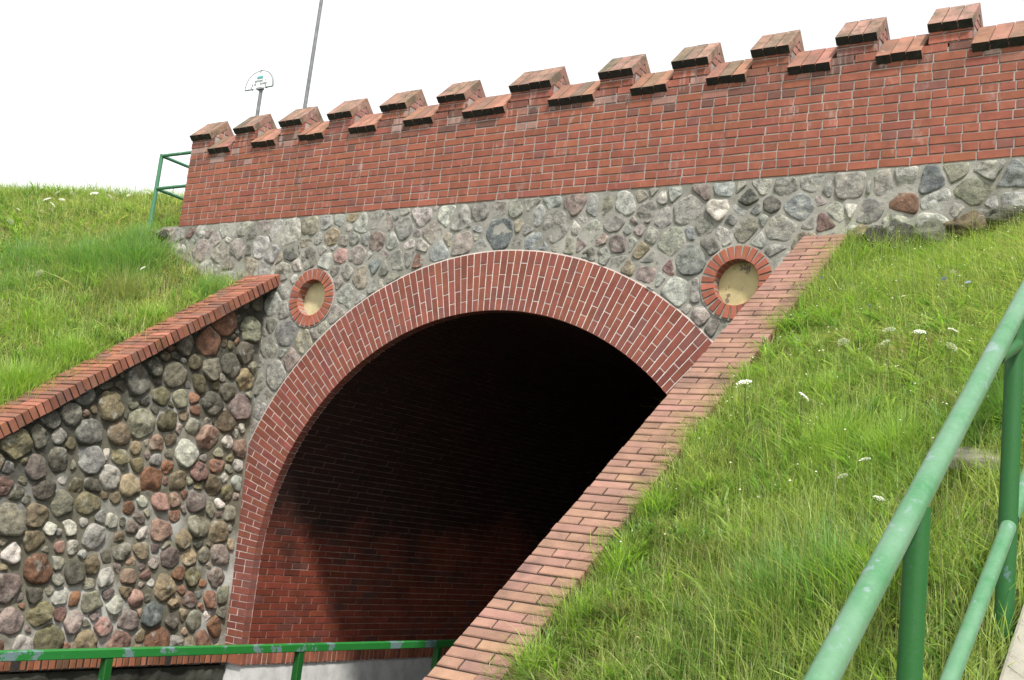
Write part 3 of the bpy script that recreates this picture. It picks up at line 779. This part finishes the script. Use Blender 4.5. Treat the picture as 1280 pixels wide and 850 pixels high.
gm = MB(); gm.add([(-9.4, -40, GZ), (-3.3, -40, GZ), (-3.3, 27, GZ), (-9.4, 27, GZ)], [(0, 1, 2, 3)])
o = gm.build('road', M['asphalt']); o['kind'] = 'structure'
gm = MB(); gm.box((-9.52, -40, GZ-.05), (-7.95, 19.9, GZ+.11)); o = gm.build('pavement', M['paving']); o['kind'] = 'structure'
gm = MB(); gm.box((-.52, -6, -2.4), (3.2, 1.36, -1.65)); o = gm.build('landing', M['concrete']); o['kind'] = 'structure'
def zrb(X, Y):
    z = zr(X, Y); return np.where((X > -.62) & (X < 1.1), z-.35, z)
sheet('right_bank', np.r_[np.arange(-2.98, 1.2, .07), np.arange(1.3, 9, .5), 14, 30], np.r_[np.arange(-6, 1, .5), np.arange(1, 9.3, .09), np.arange(9.4, 27, 1)], zrb, M['soil'],
      lambda x, y: not (y > 9.04 and x < PX1-.02))
sheet('left_bank', np.r_[-90, -60, -40, np.arange(-30, -17, 1), np.arange(-17, -9.99, .12)], np.r_[np.arange(-6, 2, .5), np.arange(2, 12, .14), np.arange(12, 27, 1)], zl, M['soil'],
      lambda x, y: not (y > 9.06 and x > -11.78))
# concrete stairs beside the railing
st = thing('concrete_stairs', 'pale concrete stairs climbing the bank behind the green railing', 'stairs', (.2, 1.3, -1.65))
zs_ = lambda Y: -1.12 + .64*(Y-2.14)
sm = MB(); n = 26
for k in range(n):
    y = 1.36+.25*k; sm.box((-.515, y, zs_(y)-.3), (.995, y+.262, zs_(y+.25)-.05))
sm.build('steps', M['concrete'], st)
for x0 in (-.655, .998):
    sm = MB(); V = []
    for y in (1.25, 8.1): V += [(x0, y, zs_(y)), (x0+.137, y, zs_(y)), (x0+.137, y, zs_(y)-.45), (x0, y, zs_(y)-.45)]
    sm.add(V, [(0, 4, 5, 1), (1, 5, 6, 2), (3, 7, 4, 0), (0, 1, 2, 3), (4, 7, 6, 5)]); o = sm.build('stringer', M['concrete'], st)
    bv = o.modifiers.new('b', 'BEVEL'); bv.width = .012; bv.segments = 2
sl = MB(); sl.box((-.13, -.16, -.03), (.13, .16, .03)); o = sl.build('concrete_slab', M['slab'])
o.location = (-1.06, 5.09, .525); o.rotation_euler = (R(14), R(-3), R(18))
bv = o.modifiers.new('b', 'BEVEL'); bv.width = .015; bv.segments = 2
tag(o, 'small weathered concrete slab lying in the grass beside the stair railing', 'slab')

# ================================================================= RAILINGS
def sq(mb, p, q, w, h, col=(1, 1, 1), m=0):
    """square tube between two points (axis along p-q), w across, h up"""
    p, q = Vector(p), Vector(q); t = (q-p).normalized()
    up = Vector((0, 0, 1)) if abs(t.z) < .9 else Vector((0, 1, 0))
    a = t.cross(up).normalized(); b_ = a.cross(t); V = []; c = .006
    prof = [(-w/2+c, -h/2), (w/2-c, -h/2), (w/2, -h/2+c), (w/2, h/2-c), (w/2-c, h/2), (-w/2+c, h/2), (-w/2, h/2-c), (-w/2, -h/2+c)]
    for e in (p, q):
        for x, y in prof: V.append(tuple(e + a*x + b_*y))
    F = [(k, (k+1) % 8, 8+(k+1) % 8, 8+k) for k in range(8)] + [tuple(range(8))[::-1], tuple(range(8, 16))]
    mb.add(V, F, col, m)
XRL, ZRL = -8.12, -1.375
rl = thing('passage_railing', 'low square tube green railing with peeling grey patches standing along the tunnel walkway', 'railing', (XRL, 8, GZ+.11))
mb = MB(); sq(mb, (XRL, -1.0, ZRL), (XRL, 13.4, ZRL), .085, .075); mb.build('top_rail', M['green_worn'], rl)
for k in range(-3, 3):
    y = 8.66 + 2.29*k
    if y > 13.3 or y < -1: continue
    mb = MB(); sq(mb, (XRL, y, GZ+.10), (XRL, y, ZRL-.039), .075, .075); mb.build('post', M['green'], rl)
mb = MB(); sq(mb, (XRL, -1, ZRL-.5), (XRL, 13.4, ZRL-.5), .05, .05); mb.build('lower_rail', M['green'], rl)

Q0 = Vector((-.7039, 2.1437, -.2048)); dr = Vector((0, 1, .64))
def onrail(Y, dz=0, dx=0): return Q0 + dr*(Y-Q0.y) + Vector((dx, 0, dz))
rs = thing('stair_railing', 'green tube handrail faded to pale mint on top, climbing the grass bank beside the stairs', 'railing', (-.70, 2.1, -1.2))
mb = MB(); mb.tube([onrail(y) for y in np.linspace(.9, 8.2, 30)], .0295, 24); mb.build('handrail', M['mint'], rs)
posts = [1.70, 2.735, 3.79, 4.85, 5.9, 6.95, 8.0]
for i, y in enumerate(posts):
    mb = MB(); p = onrail(y, 0, .006)
    mb.tube([(p.x, p.y, p.z-1.35), (p.x, p.y, p.z-.6), (p.x, p.y, p.z-.012)], .0285, 20); mb.build('post', M['green'], rs)
for a, b_ in zip(posts[:-1], posts[1:]):
    mb = MB(); d = -.65
    mb.tube([onrail(a+.02, d, .012), onrail((a+b_)/2, d, .012), onrail(b_-.022, d, .012)], .0235, 18); mb.build('mid_rail', M['mint'], rs)
mb = MB(); mb.tube([onrail(3.54, -.022, .004), onrail(3.79, -.09, .012)], .022, 14); mb.build('brace', M['green'], rs)

br = thing('bridge_railing', 'thin green pipe railing at the top of the bank, meeting the end of the parapet', 'railing', (-12.19, 9.10, 3.25))
pc = Vector((-12.19, 9.10, 3.3)); tp = 4.32
mb = MB(); mb.tube([pc, (pc.x, pc.y, tp+.02)], .027, 10); mb.build('post', M['green_thin'], br)
for z in (tp, 3.87):
    mb = MB(); mb.tube([(pc.x, pc.y, z), (PX0+.02, pc.y+.02, z)], .022, 10); mb.build('rail', M['green_thin'], br)
    mb = MB(); mb.tube([(pc.x, pc.y, z), (pc.x+.05, 12.6, z)], .022, 10); mb.build('rail', M['green_thin'], br)
mb = MB(); mb.tube([(pc.x+.05, 12.6, 3.3), (pc.x+.05, 12.6, tp+.02)], .027, 10); mb.build('post', M['green_thin'], br)

# ================================================================= SIGN AND POLE ON THE BRIDGE
sx, sy, sz = -13.88, 12.0, 6.65
sg = thing('road_sign', 'small half round white sign on a thin grey pole rising behind the battlements', 'sign', (sx+.05, sy, 4.0))
mb = MB(); mb.tube([(sx+.04, sy+.03, 3.8), (sx+.02, sy+.03, sz)], .030, 12); mb.tube([(sx+.02, sy+.03, sz), (sx, sy+.03, sz+.22)], .022, 10); mb.build('pole', M['steel'], sg)
mb = MB(); hw, hh = .315, .30; V = []; nn = 36
for y in (sy-.012, sy+.004):
    for k in range(nn+1): V.append((sx+hw*math.cos(math.pi*k/nn), y, sz+hh*math.sin(math.pi*k/nn)**.85))
F = [tuple(range(nn+1)), tuple(range(nn+1, 2*nn+2))[::-1]] + [(k+1, k, nn+1+k, nn+2+k) for k in range(nn)] + [(0, nn, 2*nn+1, nn+1)]
mb.add(V, F); mb.build('panel', M['sign_white'], sg)
mb = MB()
mb.tube([(sx+hw*1.01*math.cos(math.pi*k/nn), sy-.004, sz+hh*1.01*math.sin(math.pi*k/nn)**.85) for k in range(nn+1)], .015, 6)
mb.tube([(sx-hw, sy-.004, sz), (sx-.16, sy-.004, sz)], .013, 6); mb.tube([(sx+.16, sy-.004, sz), (sx+hw, sy-.004, sz)], .013, 6)
mb.build('frame', M['sign_grey'], sg)
mb = MB(); mb.box((sx-.06, sy-.02, sz+.17), (sx+.07, sy-.0125, sz+.205)); mb.build('emblem', M['sign_teal'], sg)
rr = random.Random(3)
for zz, x0, x1 in ((sz+.105, -.11, .13), (sz+.05, -.16, .16)):     # two lines of lettering too small to read
    mb = MB(); x = x0
    while x < x1:
        w = rr.uniform(.016, .034)
        if rr.random() < .82:
            mb.box((sx+x, sy-.018, zz), (sx+x+w*.25, sy-.0125, zz+.034))
            mb.box((sx+x+w*.25, sy-.018, zz+rr.choice((0, .014, .027))), (sx+x+w*.7, sy-.0125, zz+rr.choice((.034, .036))))
        x += w
    mb.build('lettering', M['sign_grey'], sg)
for lo, hi in (((-.175, -.02, -.012), (-.155, .02, .035)), ((.155, -.02, -.012), (.175, .02, .035)), ((-.05, -.02, -.02), (.07, .05, .012)), ((-.008, -.02, hh-.03), (.008, .02, hh+.02))):
    mb = MB(); mb.box(tuple(Vector(lo)+Vector((sx, sy, sz))), tuple(Vector(hi)+Vector((sx, sy, sz)))); mb.build('clamp', M['sign_grey'], sg)
mb = MB(); mb.tube([(-14.88, 14, 3.2), (-14.88, 14, 7.2), (-14.84, 14, 13.5)], [.042, .036, .025], 14)
o = mb.build('lamp_pole', M['steel']); tag(o, 'tall plain grey metal pole rising out of frame behind the battlements', 'pole')

# ================================================================= GRASS
def vnoise(x, y, s, seed=0):
    x = np.asarray(x)*s; y = np.asarray(y)*s
    xi = np.floor(x).astype(int); yi = np.floor(y).astype(int); xf = x-xi; yf = y-yi
    h = lambda a, b_: ((np.sin((a*127.1 + b_*311.7 + seed*74.7))*43758.5453) % 1.0)
    u = xf*xf*(3-2*xf); v = yf*yf*(3-2*yf)
    return (h(xi, yi)*(1-u)+h(xi+1, yi)*u)*(1-v) + (h(xi, yi+1)*(1-u)+h(xi+1, yi+1)*u)*v
def fbm(x, y, s, seed=0): return .55*vnoise(x, y, s, seed)+.3*vnoise(x, y, s*2.3, seed+5)+.15*vnoise(x, y, s*5.1, seed+9)
def blades(X, Y, Z, H, W, bend, phi, col, down=.10):
    n = len(X); up = np.array((0, -down, 1.0)); T = (0, .34, .70, 1.0); Wt = (1.0, .85, .55, 0)
    dx, dy = np.cos(phi), np.sin(phi); tw = phi + np.pi/2 + rng.normal(0, .5, n); wx, wy = np.cos(tw), np.sin(tw)
    V = np.zeros((n, 7, 3), np.float32); c = 0
    for t, wt in zip(T, Wt):
        px = X + dx*H*bend*t**2; py = Y + dy*H*bend*t**2 - down*H*t; pz = Z + H*(t - .45*np.minimum(bend, 1.4)*t**2)
        if wt > 0:
            for s in (-.5, .5):
                V[:, c] = np.stack([px+wx*W*wt*s, py+wy*W*wt*s, pz], 1); c += 1
        else: V[:, c] = np.stack([px, py, pz], 1)
    return V, col
def grass_object(name, parts, m):
    V = np.concatenate([p[0] for p in parts]); C = np.concatenate([p[1] for p in parts]); n = len(V)
    me = bpy.data.meshes.new(name); me.vertices.add(n*7); me.vertices.foreach_set('co', V.reshape(-1))
    base = (np.arange(n)*7)[:, None]
    lp = (base + np.array([0, 1, 3, 2, 2, 3, 5, 4, 4, 5, 6])[None]).reshape(-1)
    me.loops.add(len(lp)); me.loops.foreach_set('vertex_index', lp.astype(np.int32))
    me.polygons.add(n*3); ls = ((np.arange(n)*11)[:, None] + np.array([0, 4, 8])[None]).reshape(-1)
    me.polygons.foreach_set('loop_start', ls.astype(np.int32))
    me.materials.append(m)
    at = me.attributes.new('col', 'FLOAT_COLOR', 'FACE')
    cc = np.repeat(np.c_[C, np.ones(n)], 3, 0).astype(np.float32); at.data.foreach_set('color', cc.reshape(-1))
    me.update(calc_edges=True); me.validate()
    o = bpy.data.objects.new(name, me); COL.objects.link(o); o['kind'] = 'stuff'; return o
GREEN = np.array([(.205, .295, .07), (.27, .36, .09), (.37, .435, .135), (.155, .24, .065), (.39, .405, .175)])
STRAW = np.array([(.50, .44, .24), (.42, .34, .18), (.60, .55, .35), (.33, .26, .14)])
def turf(n, x0, x1, y0, y1, zf, seed, hsc=1.0, wsc=1.0, keep=None, lush=0.0, DRYB=.075):
    nc = n//26
    cx = rng.uniform(x0, x1, nc); cy = rng.uniform(y0, y1, nc); k = rng.integers(0, nc, n)
    loose = rng.random(n) < .4
    ox, oy = rng.normal(0, .042, n)*wsc, rng.normal(0, .042, n)*wsc
    X = np.where(loose, rng.uniform(x0, x1, n), cx[k]+ox); Y = np.where(loose, rng.uniform(y0, y1, n), cy[k]+oy)
    ok = (X > x0) & (X < x1) & (Y > y0) & (Y < y1)
    if keep is not None: ok &= keep(X, Y)
    dens = fbm(X, Y, 1.7, seed+3); ok &= (rng.random(n) < .42 + 1.1*np.clip(dens-.18, 0, 1))
    X, Y, k, loose, ox, oy = (a[ok] for a in (X, Y, k, loose, ox, oy)); m_ = len(X)
    Z = zf(X, Y) - .015
    hn = fbm(X, Y, 1.1, seed); cl = rng.normal(1, .22, nc)[k]
    H = np.clip((.07 + .27*hn)*cl*rng.uniform(.5, 1.25, m_), .04, .6)*hsc
    bend = np.abs(rng.normal(.62, .48, m_))
    phi = np.where(loose, rng.uniform(0, 6.283, m_), np.arctan2(oy, ox)+rng.normal(0, .7, m_))
    W = rng.uniform(.0026, .0058, m_)*wsc; broad = rng.random(m_) < .10; W = np.where(broad, W*2.6, W); H = np.where(broad, H*.62, H); bend = np.where(broad, bend*1.5, bend)
    f = np.clip((fbm(X, Y, .9, seed+20)-.25)*2, 0, .999)
    pick = np.clip((f*3.2 + rng.normal(0, .9, m_)), 0, 4).astype(int)
    C = GREEN[pick]*np.exp(rng.normal(0, .20, m_))[:, None]
    dryp = DRYB + .65*np.clip((fbm(X, Y, 1.5, seed+40)-.60+.0)*3.2, 0, 1) - lush
    dry = rng.random(m_) < dryp
    C[dry] = STRAW[rng.integers(0, 4, dry.sum())]*np.exp(rng.normal(0, .2, dry.sum()))[:, None]
    bend[dry] *= 1.6; H[dry] *= .8
    return blades(X, Y, Z, H, W, bend, phi, C)
def stalks(n, x0, x1, y0, y1, zf, h=(.25, .5), w=.0022, keep=None):
    X = rng.uniform(x0, x1, n); Y = rng.uniform(y0, y1, n)
    if keep is not None:
        ok = keep(X, Y); X, Y = X[ok], Y[ok]; n = len(X)
    H = rng.uniform(*h, n); C = np.where(rng.random(n)[:, None] < .6, np.array([(.36, .33, .16)]), np.array([(.2, .25, .07)]))*np.exp(rng.normal(0, .15, n))[:, None]
    phi = rng.uniform(0, 6.28, n); a = blades(X, Y, zf(X, Y), H, np.full(n, w), np.abs(rng.normal(.2, .15, n)), phi, C)
    return a
def tuft(x, y, r, n, zf, h, w, cols, bend=.6):
    rr_ = np.abs(rng.normal(0, r, n)); an = rng.uniform(0, 6.283, n); X = x+rr_*np.cos(an); Y = y+rr_*np.sin(an)
    C = np.array(cols)[rng.integers(0, len(cols), n)]*np.exp(rng.normal(0, .18, n))[:, None]
    return blades(X, Y, zf(X, Y)-.01, h*rng.uniform(.45, 1.15, n), w*rng.uniform(.6, 1.2, n), np.abs(rng.normal(bend, .3, n)), an+rng.normal(0, .6, n), C)
BRT = [(.27, .41, .07), (.34, .47, .10), (.22, .36, .065)]
DRK = [(.15, .29, .07), (.19, .34, .08), (.18, .31, .11)]
DRY = [(.34, .30, .17), (.25, .2, .11), (.42, .38, .24), (.16, .12, .07)]
kr = lambda X, Y: (X < -.68) | (X > 1.16)
parts = [turf(125000, -2.955, -.66, 3.2, 9.0, zr, 1), turf(14000, -2.955, -.66, .5, 3.2, zr, 1, 1, 1.3), turf(22000, 1.16, 5.0, 1.5, 9.0, zr, 2, 1, 1.8),
         stalks(550, -2.9, -.7, 3.4, 9.0, zr)]
for x, y, r, n, h, w, cols, bd in (
        (-1.95, 5.9, .20, 1500, .26, .0035, BRT, .5), (-1.55, 5.6, .17, 1200, .26, .0035, BRT, .5), (-2.25, 6.6, .16, 800, .2, .004, BRT, .5), (-1.2, 4.4, .12, 700, .34, .006, BRT, .5),
        (-1.15, 6.3, .2, 700, .26, .005, BRT, .5), (-2.80, 4.9, .07, 330, .30, .005, BRT, .7), (-2.80, 5.25, .06, 300, .27, .005, BRT, .7), (-2.86, 4.62, .05, 260, .30, .005, BRT, .7),
        (-2.84, 5.7, .06, 260, .26, .005, BRT, .7), (-2.9, 6.3, .06, 240, .24, .005, BRT, .7), (-2.93, 7.0, .06, 220, .22, .005, BRT, .7), (-3.05, 4.55, .03, 22, .20, .004, BRT, .4), (-3.0, 5.35, .03, 24, .22, .004, BRT, .4),
        (-3.02, 6.05, .03, 20, .26, .004, BRT, .4), (-2.98, 7.6, .05, 140, .22, .004, BRT, .5), (-1.45, 4.5, .16, 700, .36, .006, DRK, .5), (-1.0, 5.45, .18, 700, .36, .006, DRK, .6), (-1.7, 4.6, .16, 600, .34, .0055, DRK, .5),
        (-2.70, 4.55, .13, 800, .17, .004, DRY, 1.5), (-2.60, 4.95, .15, 900, .17, .004, DRY, 1.5), (-2.3, 5.25, .14, 500, .16, .004, DRY, 1.5), (-1.8, 6.9, .2, 700, .16, .004, DRY, 1.4), (-2.35, 7.3, .16, 500, .15, .004, DRY, 1.4), (-1.35, 5.95, .16, 500, .17, .004, DRY, 1.4), (-1.95, 5.1, .16, 600, .18, .004, DRY, 1.4), (-2.66, 5.55, .10, 480, .15, .004, DRY, 1.5), (-2.75, 6.15, .09, 380, .14, .004, DRY, 1.4), (-1.1, 4.15, .1, 300, .2, .004, DRY, 1.2),
        (-2.1, 6.2, .12, 420, .15, .004, DRY, 1.3), (-1.25, 7.4, .25, 800, .22, .005, BRT, .6), (-1.9, 8.3, .3, 1100, .22, .005, BRT, .6), (-2.5, 7.9, .2, 600, .2, .005, BRT, .6)):
    parts.append(tuft(x, y, r, n, zr, h, w, cols, bd))
R_PARTS = parts
kl = lambda X, Y: ~((Y > 8.98) & (X > -11.85))
parts = [turf(120000, -16.6, -10.03, 3.6, 10.6, zl, 7, 1.0, 1.5, kl, 0, .22), turf(20000, -26, -16.6, 4, 11.5, zl, 8, 1.1, 2.6, kl), turf(26000, -16.6, -11.4, 8.2, 10.6, zl, 9, .95, 1.5, kl, -.25),
         turf(26000, -18, -10.03, .6, 3.6, zl, 12, 1.1, 2.2), turf(9000, -2.955, -.66, -3, .6, zr, 13, 1.1, 2.2),
         stalks(2600, -16.4, -10.2, 5, 10.4, zl, (.25, .55), .0035, kl)]
for x, y, r, n, h, w, cols, bd in ((-11.6, 8.55, .30, 2600, .40, .006, DRK, .5), (-12.2, 8.3, .35, 2200, .36, .006, DRK, .5), (-11.95, 8.85, .18, 900, .38, .006, DRK, .4), (-12.9, 7.9, .35, 1500, .34, .006, DRK, .5), (-10.35, 6.5, .28, 2000, .30, .006, BRT, .5),
                              (-10.4, 7.1, .26, 1500, .28, .006, BRT, .5), (-10.5, 5.9, .3, 1800, .30, .006, BRT, .5), (-10.3, 7.9, .16, 700, .26, .006, BRT, .5), (-10.25, 8.6, .14, 700, .30, .006, DRK, .4),
                              (-11.0, 8.0, .2, 700, .46, .005, [(.3, .3, .12), (.2, .26, .06)], .35), (-11.3, 7.2, .3, 900, .3, .006, BRT, .5), (-12.4, 7.4, .4, 900, .3, .006, DRK, .5)):
    parts.append(tuft(x, y, r, n, zl, h, w, cols, bd))
L_PARTS = parts
def weeds(n, x0, x1, y0, y1, zf, sc, seed, keep=None):
    cx = rng.uniform(x0, x1, n//14); cy = rng.uniform(y0, y1, n//14)
    if keep is not None: ok = keep(cx, cy); cx, cy = cx[ok], cy[ok]
    k = rng.integers(0, len(cx), n); an = rng.uniform(0, 6.283, n); q = np.abs(rng.normal(0, .025, n))*sc
    X = np.clip(cx[k]+q*np.cos(an), x0, x1); Y = np.clip(cy[k]+q*np.sin(an), y0, y1)
    C = np.array([(.17, .31, .07), (.22, .36, .06), (.13, .25, .06), (.30, .40, .12)])[rng.integers(0, 4, len(cx))[k]]*np.exp(rng.normal(0, .16, n))[:, None]
    return blades(X, Y, zf(X, Y), rng.uniform(.10, .24, n)*sc, rng.uniform(.010, .020, n)*sc, rng.uniform(.6, 1.5, n), an, C)
R_PARTS += [weeds(9500, -2.93, -.7, 3.4, 8.9, zr, 1.0, 1)]
L_PARTS += [weeds(10000, -16.3, -10.1, 4.5, 10.3, zl, 1.3, 2, kl)]
grass_object('right_bank_grass', R_PARTS, M['grass'])
grass_object('left_bank_grass', L_PARTS, M['grass'])
# tiny clover and daisy heads, past counting
V = []; F = []; mb = MB(); n = 200
X = np.r_[rng.uniform(-2.9, -.8, n), rng.uniform(-2.95, -1.3, n//2)]; Y = np.r_[rng.uniform(5.2, 8.9, n), rng.uniform(7.8, 8.9, n//2)]; Z = zr(X, Y)
for x, y, z in zip(X, Y, Z):
    h = random.uniform(.09, .26); r = random.uniform(.004, .0085); c = (x+random.gauss(0, .02), y, z+h)
    V = [tuple(np.array(c)+np.array((r*math.cos(a), r*math.sin(a), 0))) for a in np.arange(6)*math.pi/3] + [(c[0], c[1], c[2]+r*.8), (c[0], c[1], c[2]-r*.5)]
    mb.add(V, [(k, (k+1) % 6, 6) for k in range(6)] + [((k+1) % 6, k, 7) for k in range(6)], (.74, .74, .68))
o = mb.build('clover_blossom', M['petal']); o['kind'] = 'stuff'

# ================================================================= WILD FLOWERS
def umbel(seed, h, r, col, flat=.25):
    rr = random.Random(seed); s = MB(); lean = Vector((rr.gauss(0, .08), rr.gauss(0, .08)-.04, 1))
    hd = lean*h
    s.tube([(0, 0, -.02), tuple(lean*h*.5+Vector((.01, 0, 0))), tuple(hd)], [.003, .0026, .002], 6, (.12, .17, .04))
    t = MB(); tilt = Vector((rr.gauss(.1, .3), rr.gauss(-.55, .3), 1)).normalized()
    a = tilt.orthogonal().normalized(); b_ = tilt.cross(a)
    for k in range(40):
        q = math.sqrt((k+.5)/40)*r*rr.uniform(.9, 1.12); an = k*2.39996
        p = hd + a*q*math.cos(an) + b_*q*math.sin(an) + tilt*(.03 - flat*q*q/r)
        
        if k % 3 == 0: s.tube([tuple(hd), tuple(p)], .0006, 4, (.22, .30, .10), caps=False)
        e = r*.135*rr.uniform(.7, 1.25); V = [tuple(p+(a*math.cos(g)+b_*math.sin(g))*e+tilt*rr.gauss(0, .002)) for g in np.arange(7)*2*math.pi/7] + [tuple(p+tilt*e*.5)]
        t.add(V, [(i, (i+1) % 7, 7) for i in range(7)], tuple(x*rr.uniform(.8, 1.05) for x in col))
    return s, t
def chicory(seed, h, r, col):
    rr = random.Random(seed); s = MB(); hd = Vector((rr.gauss(0, .03), rr.gauss(-.02, .03), h))
    s.tube([(0, 0, -.02), tuple(hd)], [.0026, .0018], 6, (.12, .17, .05))
    t = MB(); tilt = Vector((rr.gauss(.1, .3), rr.gauss(-.6, .2), .8)).normalized(); a = tilt.orthogonal().normalized(); b_ = tilt.cross(a)
    for k in range(13):
        g = 2*math.pi*k/13; d = a*math.cos(g)+b_*math.sin(g); e = a*-math.sin(g)+b_*math.cos(g)
        t.add([tuple(hd), tuple(hd+d*r*.6-e*r*.16+tilt*.003), tuple(hd+d*r+e*0), tuple(hd+d*r*.6+e*r*.16+tilt*.003)], [(0, 1, 2, 3)], col)
    return s, t
def plant_set(kind, name, label, cat, group, spots, zf, maker):
    protos = []
    for v in range(4):
        s, t = maker(v)
        ms = s.build('stem', M['grass']); mt = t.build('flower_head', M['petal']); protos.append((ms.data, mt.data))
        bpy.data.objects.remove(ms); bpy.data.objects.remove(mt)
    for i, (x, y, sc) in enumerate(spots):
        e = thing(name, label, cat, (x, y, float(zf(x, y))), group); e.rotation_euler.z = i*1.7; e.scale = (sc,)*3
        for nm, d in zip(('stem', 'flower_head'), protos[i % 4]):
            c = bpy.data.objects.new(nm, d); COL.objects.link(c); c.parent = e
plant_set('umbel', 'white_wildflower', 'white flat headed wildflower on a thin stem in the grass bank beside the stair railing', 'wildflower', 'white wildflowers on the bank by the stairs', RFL, zr,
          lambda v: umbel(v, .26, .030, (.78, .78, .72)))
plant_set('umbel', 'white_wildflower', 'white flat headed wildflower near the crest of the grass bank with the thin pipe railing', 'wildflower', 'white wildflowers on the bank below the bridge railing', LFL, zl,
          lambda v: umbel(v+10, .34, .046, (.80, .80, .75)))
plant_set('chicory', 'blue_wildflower', 'pale blue wildflower on a thin stem in the grass below the stone wall', 'wildflower', 'blue wildflowers on the bank', BFL, zr,
          lambda v: chicory(v, .22, .020, (.30, .34, .62)))

# ================================================================= LIGHT, SKY, CAMERA
S = Vector((.40, -.38, .83)).normalized()
el = math.asin(S.z); az = math.atan2(S.x, S.y)
sun = bpy.data.lights.new('sun', 'SUN'); sun.energy = SUN; sun.angle = R(5); sun.color = (1, .96, .90)
so = bpy.data.objects.new('sun', sun); COL.objects.link(so); so.rotation_euler = S.to_track_quat('Z', 'Y').to_euler(); so.location = (5, -5, 15)
w = bpy.data.worlds.new('World'); scene.world = w; w.use_nodes = True; nt = w.node_tree
sky = nt.nodes.new('ShaderNodeTexSky'); sky.sky_type = 'NISHITA'; sky.sun_disc = False; sky.sun_elevation = el; sky.sun_rotation = az
sky.air_density = 2.0; sky.dust_density = 0.5; sky.ozone_density = 1.0
hs = nt.nodes.new('ShaderNodeHueSaturation'); hs.inputs['Saturation'].default_value = .10
nt.links.new(sky.outputs[0], hs.inputs['Color']); nt.links.new(hs.outputs[0], nt.nodes['Background'].inputs['Color'])
nt.nodes['Background'].inputs['Strength'].default_value = SKY
cam = bpy.data.cameras.new('camera'); cam.sensor_width = 36; cam.lens = 39.928; cam.clip_start = .05; cam.clip_end = 3000
co = bpy.data.objects.new('camera', cam); COL.objects.link(co)
RM = ((0.8278159, -0.0004471, 0.5609996), (0.5496130, -0.1998099, -0.8111730), (0.1124560, 0.9798346, -0.1651601))
co.matrix_world = Matrix(RM).to_4x4(); scene.camera = co
scene.render.resolution_x = 1024; scene.render.resolution_y = 680
scene.render.engine = 'CYCLES'
vs_ = scene.view_settings; vs_.view_transform = 'Standard'; vs_.look = 'None'; vs_.gamma = 1; vs_.use_curve_mapping = False; vs_.exposure = EXPO
